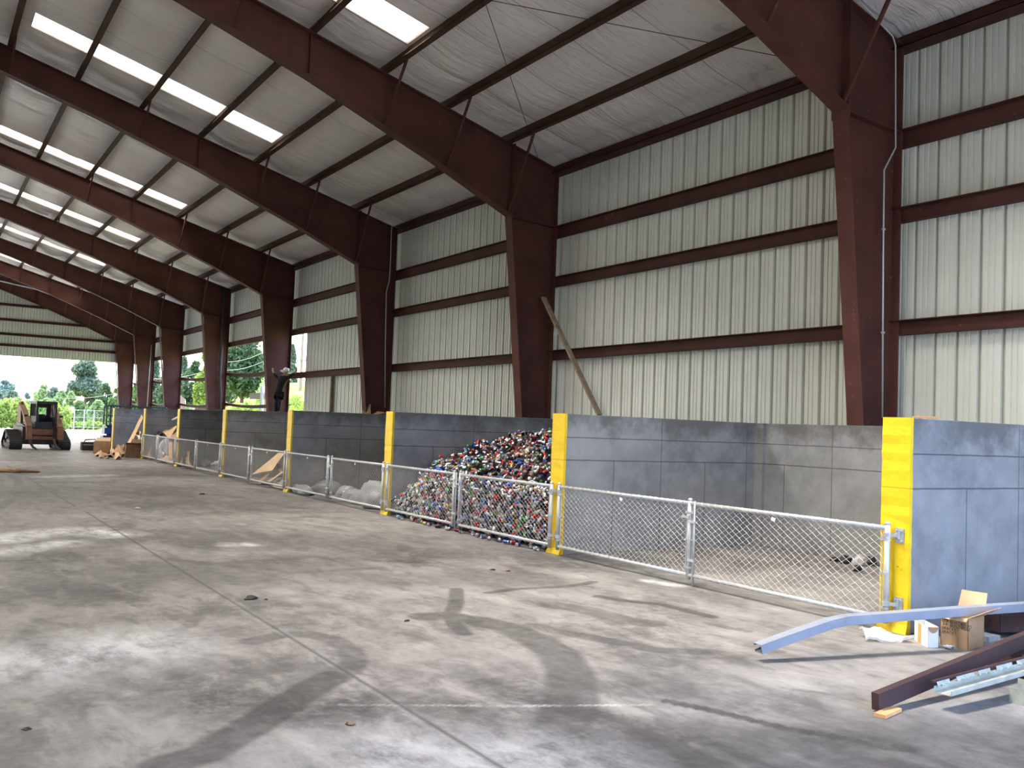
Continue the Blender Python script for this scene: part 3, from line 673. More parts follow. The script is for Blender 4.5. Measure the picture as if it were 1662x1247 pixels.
for i, (v, f, mi) in enumerate(CANS):
    me = bpy.data.meshes.new('drink_can'); me.from_pydata(v.tolist(), [], f); me.materials.append(CANC['red']); me.materials.append(CANC['silver'])
    me.polygons.foreach_set('material_index', mi); me.polygons.foreach_set('use_smooth', [True]*len(me.polygons)); meshes.append(me)
for i, p in enumerate(ind):
    cn = COLN[rng.integers(len(COLN))]
    o = bpy.data.objects.new('drink_can', meshes[i % 7]); COL.objects.link(o); o.location = p
    flat = p[2] < .04
    o.rotation_euler = (PI/2, 0, rng.uniform(0, 6.28)) if flat else tuple(rng.uniform(0, 6.28, 3))
    o.material_slots[0].link = 'OBJECT'; o.material_slots[0].material = CANC[cn]
    tag(o, 'crushed %s drink can %s' % (cn, 'lying on the floor under the gate of the can heap' if flat else 'in the front of the heap pressed against the gate'), 'drink can', '%s drink cans %s' % (cn, 'under the gate' if flat else 'at the front of the heap'))
def euler_np(a, b, c):
    return np.array(Matrix.Rotation(c, 3, 'Z') @ Matrix.Rotation(b, 3, 'Y') @ Matrix.Rotation(a, 3, 'X'))
mb = MB(); cl = list(CANC)
for p in rest:
    v, f, mi = CANS[rng.integers(7)]; q = v @ euler_np(*rng.uniform(0, 6.28, 3)).T + np.array(p); ci = cl.index(COLN[rng.integers(len(COLN))]); si = cl.index('silver')
    o = len(mb.v); mb.v += q.tolist(); mb.f += [tuple(i+o for i in ff) for ff in f]; mb.mi += [ci if k == 0 else si for k in mi]
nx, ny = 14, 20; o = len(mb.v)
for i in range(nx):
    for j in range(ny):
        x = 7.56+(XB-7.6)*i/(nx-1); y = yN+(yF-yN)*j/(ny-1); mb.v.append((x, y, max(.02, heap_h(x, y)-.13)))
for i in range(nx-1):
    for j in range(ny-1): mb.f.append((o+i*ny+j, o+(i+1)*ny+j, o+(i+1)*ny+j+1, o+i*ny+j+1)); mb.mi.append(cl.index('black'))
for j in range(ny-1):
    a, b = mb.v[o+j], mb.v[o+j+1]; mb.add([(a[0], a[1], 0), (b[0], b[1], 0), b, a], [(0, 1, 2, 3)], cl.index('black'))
tag(mb.build('drink_cans', [CANC[c] for c in cl], smooth=True), 'mound of crushed multicoloured drink cans filling the second bay behind the gate', 'drink cans', kind='stuff')

# ------------------------------------------------------------------ pipes, cables, planks on the walls
def yplane(pts, y): return [on_y(a, b, y) for a, b in pts]
def pipe(name, pts, r, mat, label, cat, n=8):
    mb = MB(); mb.tube(pts, r, n); return tag(mb.build(name, mat, smooth=True), label, cat)
p = yplane([(1393, 0), (1425, 34), (1449, 59), (1453.5, 74), (1453.5, 240), (1435, 276), (1433.5, 420), (1432, 678)], 8.29)
p = [V((q.x, q.y, q.z)) for q in p]
o = pipe('conduit', p, .012, GALV, 'thin pale conduit with an offset bend running down the first column', 'conduit')
for px, py in ((1434, 372), (1433, 540)):
    mb = MB(); q = on_y(px, py, 8.29); mb.box(q, (.05, .03, .03)); mb.build('pipe_strap', GALVD, o)
pipe('conduit', yplane([(636, 366), (635, 380), (633.8, 425), (632, 455), (627, 474), (625.3, 560), (624.5, 662)], 25.18), .014, GALV, 'thin pale conduit down the third column, kinked near the girt', 'conduit')
pipe('downpipe', yplane([(364.5, 471), (361, 540), (356.5, 613), (358, 640), (357, 664)], 42.45), .07, DARKM, 'thick dark grey pipe running down the fifth column', 'pipe')
pipe('conduit', yplane([(246, 560), (243, 600), (238.5, 661)], 57.85), .02, GALV, 'pale conduit down the seventh column at the far end', 'conduit')
def on_roof(px, py, dz=-.06):
    d = ray(px, py); n_ = V((SL, 0, 1)); c = ZE+dz+SL*XO
    return CAM + d*((c-CAM.dot(n_))/d.dot(n_))
for (a, b), lab in ((((640, -430), (880, 277)), 'thin steel brace cable crossing under the roof to the second column knee'), (((700, -18), (1262, 91)), 'thin steel brace cable crossing under the roof to the first frame')):
    mb = MB(); mb.tube([on_roof(*a), on_roof(*b)], .006, 6); c_ = tag(mb.build('brace_cable', DARKM), lab, 'brace cable', 'roof brace cables')
pipe('gable_pipe', yplane([(-40, 447), (60, 470), (140, 500), (226, 533)], 61.5), .035, GALV, 'long pale pipe hung along the rafter near the far gable', 'pipe')
mb = MB(); mb.bar(on_x(973, 674, 11.62), on_x(882, 483, 11.42), .045, .11, (1, 0, 0)); tag(mb.build('timber_plank', WOOD), 'long grey timber plank leaning between the second column and the siding', 'plank')
mb = MB(); q = on_x(537, 666, 11.95); mb.bar((11.95, q.y, 1.7), (11.95, q.y, 3.25), .10, .10); tag(mb.build('timber_post', WOOD), 'short brown timber post standing against the siding below the lowest girt', 'post')

# ------------------------------------------------------------------ loose goods near the first pier
def sheet(name, c4, mat, label=None, cat='cardboard', crumple=.03, th=.006, n=7, par=None, group=None, seed=0):
    rs = random.Random(seed); c4 = [V(c) for c in c4]; top = []; nrm = (c4[1]-c4[0]).cross(c4[3]-c4[0]).normalized()
    ph = [rs.uniform(0, 6.28) for _ in range(4)]
    for i in range(n+1):
        for j in range(n+1):
            u, v = i/n, j/n; q = c4[0]*(1-u)*(1-v)+c4[1]*u*(1-v)+c4[2]*u*v+c4[3]*(1-u)*v
            d = crumple*(math.sin(3.2*u+ph[0])*math.sin(2.4*v+ph[1])+.5*math.sin(7*u+ph[2]+3*v)); e = rs.uniform(-1, 1)*crumple*.12
            top.append(q+nrm*(d+e))
    mb = MB(); N = (n+1)**2; mb.v = [tuple(p) for p in top]+[tuple(p-nrm*th) for p in top]
    ix = lambda i, j: i*(n+1)+j
    for i in range(n):
        for j in range(n):
            a, b, c, d = ix(i, j), ix(i+1, j), ix(i+1, j+1), ix(i, j+1); mb.f += [(a, b, c, d), (a+N, d+N, c+N, b+N)]
    for k in range(n):
        for a, b in ((ix(k, 0), ix(k+1, 0)), (ix(n, k), ix(n, k+1)), (ix(k+1, n), ix(k, n)), (ix(0, k+1), ix(0, k))): mb.f.append((b, a, a+N, b+N))
    mb.mi = [0]*len(mb.f); o = mb.build(name, mat, par)
    return tag(o, label, cat, group) if label else o
def oriented(o3, ax, mb_fn): pass

def box_open(name, base, ex, ey, h, mat, label, cat, flaps=(), th=.006, loc=None):
    """open carton: base corner, two horizontal edge vectors, height; flaps: (side, length, angle)"""
    base, ex, ey = V(base), V(ex), V(ey); up = V((0, 0, 1)); t = thing(name, label, cat, base)
    mb = MB()
    def wall(a, b, inn):
        n_ = inn.normalized()*th; vs = [a, b, b+up*h, a+up*h]; mb.add(vs+[p+n_ for p in vs], [(0, 1, 2, 3), (7, 6, 5, 4), (0, 4, 5, 1), (1, 5, 6, 2), (2, 6, 7, 3), (3, 7, 4, 0)])
    a, b, c, d = base, base+ex, base+ex+ey, base+ey
    wall(a, b, ey); wall(b, c, -ex); wall(c, d, -ey); wall(d, a, ex)
    vs = [a, b, c, d]; mb.add([p+up*.002 for p in vs]+[p+up*.008 for p in vs], [(3, 2, 1, 0), (4, 5, 6, 7)])
    mb.build('carton_body', mat, t)
    for s, L, ang in flaps:
        p0, p1, out = {0: (a, b, -ey), 1: (b, c, ex), 2: (c, d, ey), 3: (d, a, -ex)}[s]
        dr = out.normalized()*math.cos(ang)+up*math.sin(ang); q0, q1 = p0+up*h, p1+up*h; ins = (q1-q0)*.03
        sheet('flap', [q0, q1, q1+dr*L-ins, q0+dr*L+ins], CARDL if mat in (CARD,) else mat, par=t, crumple=.004, n=3, seed=s)
    return t
def fl(px, py): return on_floor(px, py)
# brown carton with handwriting
A_, B_ = fl(1526, 1047.5), fl(1571, 1056.5); ex = B_-A_; eyd = V((-ex.y, ex.x, 0)).normalized()
if eyd.dot(V((.5, .85, 0))) < 0: eyd = -eyd
exn = ex.normalized(); CH = .25
cart = box_open('carton', A_, ex, eyd*.30, CH, CARD, 'open brown cardboard carton with handwriting standing beside the first concrete divider', 'cardboard box',
                flaps=((0, .035, -.75), (1, .16, .55), (2, .19, 1.15), (3, .08, -.4)))
mb = MB(); tp0 = A_+exn*ex.length*.42-eyd*.002; tp1 = A_+exn*ex.length*.68-eyd*.002
mb.add([tp0, tp1, tp1+V((0, 0, CH*.98)), tp0+V((0, 0, CH*.98))], [(0, 1, 2, 3)]); mb.build('packing_tape', simple('brown_tape', (.36, .22, .11), .3, 0, .08), cart)
def text(body, origin, xdir, size, mat, par):
    cu = bpy.data.curves.new('handwriting', 'FONT'); cu.body = body; cu.size = size; cu.space_line = 1.05
    o = bpy.data.objects.new('tmp', cu); COL.objects.link(o); dg = bpy.context.evaluated_depsgraph_get(); me = bpy.data.meshes.new_from_object(o.evaluated_get(dg)); bpy.data.objects.remove(o)
    x = xdir.normalized(); y = V((0, 0, 1)); z = x.cross(y); M_ = Matrix((x, y, z)).transposed().to_4x4(); off = V((0, 0, 0)); q = par
    while q is not None: off += q.location; q = q.parent
    M_.translation = origin-off; me.transform(M_); me.materials.append(mat); r = bpy.data.objects.new('handwriting', me); COL.objects.link(r); r.parent = par; return r
for i, (tx, u, zz) in enumerate((('STR', .05, .86), ('BUILDER', .34, .84), ('BOXS', .74, .80), ('3 4', .07, .75), ('BUILDER', .35, .73), ('TUBE', .75, .70), ('BRACKET', .05, .62), ('BRACKT', .05, .50))):
    text(tx, A_+exn*ex.length*u-eyd*.003+V((0, 0, CH*zz-.018)), exn, .034 if i < 3 else .032, INK, cart)
# white box with a torn top
A2, B2, C2 = fl(1505.5, 1051.5), fl(1523, 1051.5), fl(1484, 1039.5)
wbx = box_open('parts_box', A2, B2-A2, C2-A2, .165, WHITE, 'small white box with an orange tape band lying left of the brown carton', 'box', flaps=((2, .05, -.2),), th=.004)
mb = MB(); d2 = C2-A2; n2 = V((d2.y, -d2.x, 0)).normalized(); n2 = n2 if n2.dot(CAM-A2) > 0 and n2.dot(B2-A2) < 0 else -n2
q0, q1 = A2+d2*.50+n2*.003, A2+d2*.72+n2*.003
mb.add([q0, q1, q1+V((0, 0, .165)), q0+V((0, 0, .165))], [(0, 1, 2, 3)]); mb.build('tape_band', TAPE, wbx)
mb = MB(); bd = (B2-A2).normalized(); e2 = B2-A2
for i in range(8):
    a0 = PI+PI*i/7
arc = [(math.cos(PI+PI*i/8)*.045, math.sin(PI+PI*i/8)*.05) for i in range(9)]
mid = A2+e2*.5-d2.normalized()*.003
mb.add([mid+bd*u+V((0, 0, .165+w)) for u, w in arc], [tuple(range(9))]); mb.build('torn_notch', CARD, wbx)
def blob(name, c, r, mat, label=None, cat=None, par=None, group=None, amp=.25, seed=0, nu=18, nv=10):
    rs = random.Random(seed); ks = [(rs.uniform(1, 4), rs.uniform(1, 4), rs.uniform(0, 6)) for _ in range(5)]; mb = MB()
    for i in range(nv+1):
        th = PI*i/nv
        for k in range(nu):
            ph = 2*PI*k/nu; d = V((math.sin(th)*math.cos(ph), math.sin(th)*math.sin(ph), math.cos(th)))
            w = 1+amp*sum(math.sin(a*d.x*2+b*d.y*2+d.z*a+p_) for a, b, p_ in ks)/3
            z = c[2]+d.z*r[2]*w; mb.v.append((c[0]+d.x*r[0]*w, c[1]+d.y*r[1]*w, max(.003, z)))
    for i in range(nv):
        for k in range(nu): mb.f.append((i*nu+k, (i+1)*nu+k, (i+1)*nu+(k+1) % nu, i*nu+(k+1) % nu)); mb.mi.append(0)
    o = mb.build(name, mat, par, True)
    return tag(o, label, cat, group) if label else o
q = fl(1433, 1038); bd_ = V((.86, -.5, 0)); be_ = V((.45, .8, 0))
sheet('plastic_bag', [q-bd_*.2-be_*.13+V((0, 0, .03)), q+bd_*.22-be_*.12+V((0, 0, .03)), q+bd_*.16+be_*.13+V((0, 0, .06)), q-bd_*.15+be_*.14+V((0, 0, .05))], PLAST, 'clear crumpled plastic bag lying on the floor left of the white box', 'plastic bag', .045, th=.02, n=14, seed=8)
q = fl(1541, 1053); mb = MB()
for i in range(7): mb.tube([(q.x+random.uniform(-.05, .05), q.y+random.uniform(-.03, .03), .012), (q.x+random.uniform(-.05, .05), q.y+random.uniform(-.03, .03), .02)], .009, 6)
tag(mb.build('bolt_scraps', GALVD), 'few loose grey bolts on the floor in front of the brown carton', 'bolts')
# blue-grey bent trim: channel section swept along the measured line
def channel(name, pts, w, h, mat, label, cat, th=.004, side=None, closed=False):
    pts = [V(p) for p in pts]; mb = MB(); up = V((0, 0, 1))
    sec = [(0, 0), (0, h), (w, h), (w, h-.02), (w-th, h-.02), (w-th, h-th), (th, h-th), (th, th), (w-th, th), (w-th, .02), (w, .02), (w, 0)]
    if closed: sec = [(0, 0), (0, h), (w, h), (w, 0)]
    n = len(sec); o = 0
    for i, p in enumerate(pts):
        d = (pts[min(i+1, len(pts)-1)]-pts[max(i-1, 0)]).normalized(); x = d.cross(up).normalized()
        if side is not None and x.dot(V(side)) < 0: x = -x
        y = x.cross(d).normalized(); y = y if y.z > 0 else -y
        mb.v += [tuple(p+x*a+y*b) for a, b in sec]
    for i in range(len(pts)-1):
        for k in range(n): mb.f.append((i*n+k, i*n+(k+1) % n, (i+1)*n+(k+1) % n, (i+1)*n+k)); mb.mi.append(0)
    mb.f += [tuple(range(n)), tuple((len(pts)-1)*n+k for k in range(n))]; mb.mi += [0, 0]
    return tag(mb.build(name, mat), label, cat)
channel('steel_trim', [(5.37, 4.87, .06), (5.72, 4.80, .15), (6.02, 4.745, .22), (6.16, 4.72, .238), (6.9, 4.56, .256), (7.6, 4.41, .275), (9.6, 3.98, .31)], .09, .068, TRIM, 'long bent blue grey steel trim lying across the brown steel and carton', 'steel trim', side=(.2, .9, 0))
channel('steel_beam', [(5.07, 3.66, .012), (5.6, 3.70, .06), (6.95, 3.80, .185), (8.6, 3.92, .335)], .05, .105, BEAM, 'dark brown steel channel slanting up from a raw timber chip on the floor', 'steel beam', side=(-.2, .9, 0), closed=True)
mb = MB(); q = fl(1428, 1163); mb.bar((q.x-.03, q.y-.02, .012), (q.x+.2, q.y+.03, .012), .07, .022); tag(mb.build('timber_chip', WOODR), 'raw orange timber offcut under the tip of the dark steel channel', 'timber')
# pale green angle trim with torn teeth
def angle_trim():
    a, b = V((5.50, 3.58, .10)), V((7.9, 3.62, .19)); t = thing('angle_trim', 'pale green angle trim with ragged torn edge beside the dark steel channel', 'steel trim', a)
    d = (b-a).normalized(); s = V((0, -1, 0)); s = (s-d*s.dot(d)).normalized(); u = V((0, 0, 1)); mb = MB()
    vs = [a, b, b+s*.11, a+s*.11]; mb.add(vs+[p-u*.004 for p in vs], [(0, 1, 2, 3), (7, 6, 5, 4), (0, 4, 5, 1), (1, 5, 6, 2), (2, 6, 7, 3), (3, 7, 4, 0)])
    vs = [a+s*.11, b+s*.11, b+s*.115+u*.03, a+s*.115+u*.03]; mb.add(vs+[p+s*.003 for p in vs], [(0, 1, 2, 3), (7, 6, 5, 4), (0, 4, 5, 1), (1, 5, 6, 2), (2, 6, 7, 3), (3, 7, 4, 0)])
    vs = [a, b, b+u*.035, a+u*.035]; mb.add(vs, [(0, 1, 2, 3)]); mb.build('trim_strip', MINT, t)
    L = (b-a).length; k = .02
    while k < L-.1:
        w = random.uniform(.14, .2); n = 9; mb = MB(); top = []; bot = []
        for i in range(n+1):
            x = k+w*i/n; top.append(a+d*x+u*(.062)+s*.002); bot.append(a+d*x+u*(.022+random.uniform(0, .018))+s*(.006+random.uniform(0, .012)))
        for i in range(n): mb.add([top[i], top[i+1], bot[i+1], bot[i]], [(0, 1, 2, 3)])
        mb.build('torn_flange', MINT, t); k += w+random.uniform(.05, .08)
    mb = MB(); mb.bar(a+u*.066-d*.02, b+u*.066, .014, .012); mb.build('top_lip', BEAM, t)
angle_trim()
mb = MB(); q = fl(1650, 1143); mb.bx((q.x, q.y-.05, .0), (q.x+.14, q.y+.05, .006)); mb.bx((q.x, q.y-.05, .006), (q.x+.006, q.y+.05, .10)); mb.bx((q.x+.10, q.y-.05, .006), (q.x+.106, q.y+.05, .14))
tag(mb.build('trim_offcut', MINT), 'small pale green trim offcut standing at the right edge of the photo', 'steel trim')
# stacked maroon channels behind the carton
a = fl(1593, 1031); b = fl(1623, 1035)
def brown_channel(lo, d, L, w, h, z, label):
    d = V(d).normalized(); s = V((-d.y, d.x, 0)); p0 = V((lo[0], lo[1], z)); mb = MB()
    mb.bar(p0+V((0, 0, h/2)), p0+d*L+V((0, 0, h/2)), .012, h); mb.bar(p0+s*w+V((0, 0, h/2)), p0+s*w+d*L+V((0, 0, h/2)), .012, h); mb.bar(p0+s*w/2+V((0, 0, .006)), p0+s*w/2+d*L+V((0, 0, .006)), w, .012)
    t = thing('steel_channel', label, 'steel channel', p0)
    mb.build('channel_web', BEAM, t); e = MB(); e.bar(p0-d*.008+s*0+V((0, 0, h/2)), p0-d*.008+s*w+V((0, 0, h/2)), .014, h); e.build('end_plate', BEAM, t)
    hl = MB()
    for f_ in (.35, .65): c_ = p0-d*.018+s*w*f_+V((0, 0, h/2)); hl.tube([c_, c_+d*.004], .014, 8)
    hl.build('bolt_hole', BLACK, t); return t
brown_channel((b.x, b.y), (.94, -.34, 0), 2.4, .30, .15, .045, 'maroon steel channel with two bolt holes in its end plate beside the brown carton')
mb = MB(); mb.bx((7.75, 4.55, 0), (7.92, 4.68, .045)); tag(mb.build('packing_block', GALVD), 'small grey block under the maroon steel channel', 'block')
mb = MB(); mb.bx((9.0, 3.75, 0), (9.25, 4.35, .045)); tag(mb.build('packing_block', WOOD), 'timber block under the far end of the maroon steel channel', 'block')
mb = MB(); mb.bx((6.80, 3.72, 0), (7.9, 4.0, .165)); tag(mb.build('steel_block', BEAM), 'dark steel block holding up the slanting channel at the right edge', 'steel block')

# small dark litter in the first bay and on the floor
def litter(px, py, r, mat, label, cat='scrap', h=.5, seed=0, group=None, name='scrap', zb=0):
    q = on_floor(px, py); return blob(name, (q.x, q.y, r*h*.5), (r, r*.7, r*h), mat, label, cat, None, group, .5, seed, 12, 7)
for i, (px, py, r, mt, lb) in enumerate(((1372, 915, .10, BLACK, 'black scrap heap piece left of the white rag in the open bay'), (1396, 918, .13, PLAST, 'pale grey rag on the floor of the open bay'), (1392, 928, .07, BLACK, 'small black scrap in front of the pale rag'),
        (1412, 917, .12, BLACK, 'black scrap beside the pale rag, next to the divider'), (1424, 914, .12, DARKM, 'dark metal scrap behind the gate post in the open bay'), (1384, 907, .12, BLACK, 'black scrap against the back wall of the open bay'), (1402, 905, .12, DARKM, 'dark metal scrap by the back wall behind the pale rag'),
        (1355, 912, .07, DARKM, 'small flat dark scrap, leftmost by the back wall of the open bay'), (1156, 884, .09, BLACK, 'small black scrap in the shaded far corner of the open bay'))):
    litter(px, py, r, mt, lb, 'scrap', .6, i)
for i, (px, py, r, mt, lb) in enumerate(((408, 973, .05, BLACK, 'flat dark oily scrap beside the floor joint'), (432, 974, .018, BLACK, 'tiny dark chip right of the oily scrap on the floor'), (569, 1177, .026, CARDD, 'small brown scrap on the foreground floor'), (660, 1009, .025, BLACK, 'small dark chip on the floor left of the tyre print'),
        (223, 826, .05, PLAST, 'small pale scrap on the floor beyond the transverse joint'), (328, 803, .05, BLACK, 'small dark clod on the floor in front of the fourth gate pair'), (258, 752, .06, CARDD, 'small brown clod on the floor by the far gates'), (43, 1185, .02, BLACK, 'tiny black chip at the left of the foreground floor'),
        (800, 926, .03, BLACK, 'dark crumbs on the floor in front of the can heap'), (825, 928, .025, CANC['maroon'], 'small reddish chip on the floor in front of the can heap'))):
    litter(px, py, r, mt, lb, 'scrap', .35, i+20)
for i, (px, py, r, mt, lb) in enumerate(((12, 766, .35, CARD, 'flat pile of brown leaves and scraps at the left edge'), (35, 767, .30, CARDD, 'thin dark line of swept debris at the left edge'), (50, 767, .22, CARDD, 'thin tail of swept debris pointing right'))):
    litter(px, py, r, mt, lb, 'debris', .16, i+40, name='swept_debris')
# odds on top of the walls
for i, (px, py, dx, dz, mt, lb) in enumerate(((598, 667, .5, .30, CARDD, 'brown cardboard scrap standing on the back wall by the third column'), (618, 668, .9, .08, CARDD, 'flat brown board lying on the back wall by the third column'))):
    q = on_x(px, py, XB+.12); sheet('cardboard_scrap', [(XB+.05, q.y-dx/2, HP+.03), (XB+.05, q.y+dx/2, HP+.03), (XB+.16, q.y+dx/2*.6, HP+.03+dz), (XB+.16, q.y-dx/2*.6, HP+.03+dz)], mt, lb, crumple=.04, seed=i)
q = V((7.5, PIER[0]-.06, HP)); mb = MB()
for i in range(6): mb.bar((q.x+.05*i, q.y+random.uniform(-.04, .04), HP+.012), (q.x+.05*i+.07, q.y+random.uniform(-.04, .04), HP+.02), .02, .018)
tag(mb.build('wood_crumbs', WOODR), 'few crumbs of mortar and wood on top of the first pier', 'crumbs')

# ------------------------------------------------------------------ contents of the other bays
bagl = ['white plastic bag, largest, against the gate post of the third bay', 'low white bag left of the largest in the third bay', 'flat pale bag in the middle of the third bay', 'small grey bag near the gate meeting posts of the third bay', 'crumpled pale bag under the bottom rail, left end of the third bay', 'grey plastic sheet lump behind the left gate leaf of the third bay']
for i, (px, py, x, r) in enumerate(((614, 797, 7.75, (.30, .42, .36)), (594, 799, 7.8, (.25, .45, .20)), (577, 797, 7.9, (.25, .42, .17)), (563, 795, 8.1, (.22, .3, .15)), (492, 795, 7.5, (.18, .5, .14)), (530, 793, 8.1, (.3, .5, .2)))):
    q = on_x(px, py, x); blob('plastic_bag', (x, q.y, r[2]*.45), r, BAG, bagl[i], 'plastic bag', None, None, .25, i+60, 22, 12)
def quad_x(pts, x0, x1=None):
    """four photo points laid on planes of constant distance from the gate line"""
    xs = [x0]*4 if x1 is None else x1
    out = []
    for (a, b), x in zip(pts, xs):
        q = on_x(a, b, x)
        if q.z < .03:                                                     # nothing sinks below the slab or pokes through a gate
            f = on_floor(a, b, .03); q = f if x < 7.4 or f.x > 7.4 else on_x(a, b, 7.42)
            if x > 12: q = on_x(a, b, x)
            q = V((q.x, q.y, max(q.z, .03)))
        out.append(q)
    return out
sheet('cardboard_sheet', quad_x([(408, 769), (442, 764), (461, 736), (456, 734)], 0, [7.55, 7.5, 8.1, 8.3]), CARDL, 'large flat cardboard sheet leaning behind the fourth gate pair', 'cardboard sheet', .02, seed=1)
sheet('cardboard_sheet', quad_x([(417, 785), (423, 787), (438, 769), (433, 767)], 0, [7.45, 7.4, 7.6, 7.7]), CARD, 'narrow cardboard strip under the large leaning sheet', 'cardboard sheet', .01, n=4, seed=2)
sheet('cardboard_sheet', quad_x([(433, 781), (439, 783), (460, 767), (457, 764)], 0, [7.45, 7.42, 7.5, 7.6]), CARDL, 'pale cardboard strip by the hinge post under the leaning sheet', 'cardboard sheet', .02, n=4, seed=3)
sheet('cardboard_sheet', quad_x([(441, 790), (459, 795), (459, 778), (446, 780)], 0, [7.5, 7.4, 7.5, 7.7]), simple('weathered_board', (.36, .33, .27), .8), 'weathered grey board at the bottom of the leaning cardboard bay', 'board', .01, n=4, seed=4)
sheet('cardboard_sheet', quad_x([(446, 762), (458, 768), (459, 752), (450, 752)], 0, [7.9, 7.7, 7.9, 8.1]), CARDD, 'dark folded cardboard behind the leaning sheet', 'cardboard sheet', .05, n=5, seed=5)
# fifth bay: small pale scraps and cardboard by its far gate
for i, (px, py, r) in enumerate(((323, 755, .2), (331, 753, .22), (341, 757, .16))):
    q = on_x(px, py, 8.2); blob('plastic_scrap', (8.2+.1*i, q.y, .1), (r, r, r*.7), PLAST if i != 1 else GALVD, ['small pale plastic scrap, left in the dark fifth bay', 'grey plastic scrap, middle in the dark fifth bay', 'pale plastic scrap, right in the dark fifth bay'][i], 'plastic scrap', None, None, .4, i+80)
CB = [([(287, 757), (292, 759), (292, 734), (287, 732)], 7.6, CARDL, 'tall pale carton side by the post of the fifth bay gate'), ([(292, 759), (297, 760), (297, 738), (292, 737)], 7.55, CARD, 'brown carton panel next to the pale one behind the fifth bay gate'),
      ([(299, 760), (311, 763), (309, 742), (301, 741)], 7.6, CARDD, 'dark folded carton behind the fifth bay gate'), ([(304, 762), (308, 763), (308, 731), (304, 730)], 7.7, CARDL, 'upright pale strip behind the fifth bay gate')]
for i, (pp, x, mt, lb) in enumerate(CB): sheet('cardboard_offcut', quad_x(pp, x), mt, lb, 'cardboard', .04, n=5, seed=i+10)
# sixth bay: cardboard heap
HEAP = [([(230, 745), (246, 749), (247, 722), (232, 716)], [7.6, 7.6, 7.9, 7.9], CARDD, 'broad dark cardboard panel behind the last gate leaf', .05),
        ([(233, 741), (243, 743), (246, 722), (234, 718)], [7.5, 7.5, 7.6, 7.6], CARD, 'brown carton wall behind the last gate leaf', .03),
        ([(261, 750), (272, 752), (278, 735), (268, 734)], [7.5, 7.5, 7.8, 7.8], CARDL, 'pale crumpled paper sheets at the foot of the far heap', .08),
        ([(274, 752), (279, 753), (280, 718), (274, 717)], [7.5, 7.5, 7.6, 7.6], CARD, 'upright brown cardboard strip beside the gate post of the far heap', .02),
        ([(259, 702), (276, 711), (288, 692), (272, 697)], [8.0, 7.8, 8.2, 8.6], CARDL, 'bright tan cardboard sheet on top of the far heap', .07),
        ([(276, 711), (288, 714), (288, 702), (277, 700)], [7.9, 7.7, 7.9, 8.2], simple('pinkish_card', (.34, .20, .16), .8), 'pinkish folded carton on top of the far heap', .04),
        ([(248, 692), (256, 697), (259, 683), (252, 680)], [8.6, 8.4, 8.6, 8.8], CARD, 'curved brown cardboard roll standing on the far heap', .08),
        ([(250, 712), (266, 716), (262, 700), (250, 694)], [8.2, 8.0, 8.4, 8.6], CARDD, 'dark crumpled cardboard in the middle of the far heap', .12),
        ([(257, 694), (270, 700), (276, 684), (262, 679)], [8.9, 8.7, 9.0, 9.3], BLACK, 'black plastic sheet at the back of the far heap', .12)]
for i, (pp, xs_, mt, lb, cr) in enumerate(HEAP): sheet('cardboard_piece', quad_x(pp, 0, xs_), mt, lb, 'cardboard', cr, n=6, seed=i+30)
blob('plastic_film', on_x(266, 733, 7.62), (.12, .45, .42), simple('grey_film', (.33, .33, .36), .2), 'shiny crumpled plastic film behind the last gate pair', 'plastic film', None, None, .8, 91, 40, 24)
blob('plastic_film', on_x(272, 691, 8.3), (.2, .25, .28), WHITE, 'white plastic lump on top of the far heap', 'plastic film', None, None, .4, 92)
mb = MB(); mb.bar(on_x(273, 685, 8.5), on_x(290, 677, 8.1), .06, .05); tag(mb.build('white_stick', WHITE), 'thin white stick poking out of the far heap against the yellow pier', 'stick')
mb = MB(); mb.tube([on_x(243, 690, 8.2), on_x(262, 706, 7.8)], .06, 8); tag(mb.build('dark_tube', DARKM), 'dark tube lying down the left of the far heap', 'tube')
blob('cardboard_core', (9.3, 34.4, .35), (1.6, 2.2, .75), CARDD, 'dark mass of old cardboard underneath the far heap', 'cardboard', None, None, .2, 93)
# the spill in front of the open last bay
SP = [([(198, 731), (205, 735), (233, 679), (231, 674)], [7.3, 7.2, 8.2, 8.4], CARDL, 'long tan cardboard sheet leaning up against the seventh pier', .06),
      ([(183, 722), (196, 732), (206, 728), (196, 726)], [8.2, 7.6, 7.4, 8.0], CARD, 'tan cardboard sheet lying at the foot of the leaning one', .08),
      ([(153, 739), (166, 741), (172, 731), (160, 732)], [6.5, 6.6, 7.2, 7.0], CARDL, 'pale flattened carton at the left end of the floor spill', .06),
      ([(168, 741), (186, 742), (190, 733), (178, 733)], [6.5, 6.6, 7.1, 7.0], CARD, 'crumpled brown carton in the middle of the floor spill', .14),
      ([(178, 738), (190, 742), (188, 728), (180, 729)], [7.0, 6.8, 7.3, 7.4], CARDL, 'pale bent cardboard tent in the floor spill', .12),
      ([(188, 738), (200, 741), (200, 728), (190, 727)], [6.9, 6.8, 7.2, 7.3], CARD, 'brown bent cardboard right of the pale tent', .14),
      ([(222, 726), (229, 727), (230, 712), (223, 705)], [7.5, 7.4, 7.6, 7.8], WHITE, 'white paper sheet at the seventh pier foot', .10),
      ([(219, 706), (228, 712), (229, 701), (222, 698)], [7.7, 7.6, 7.9, 8.0], CARDL, 'pale cardboard piece above the white paper', .08),
      ([(196, 726), (214, 730), (216, 712), (206, 716)], [8.2, 8.0, 8.6, 8.8], BLACK, 'black plastic under the leaning cardboard sheet', .12)]
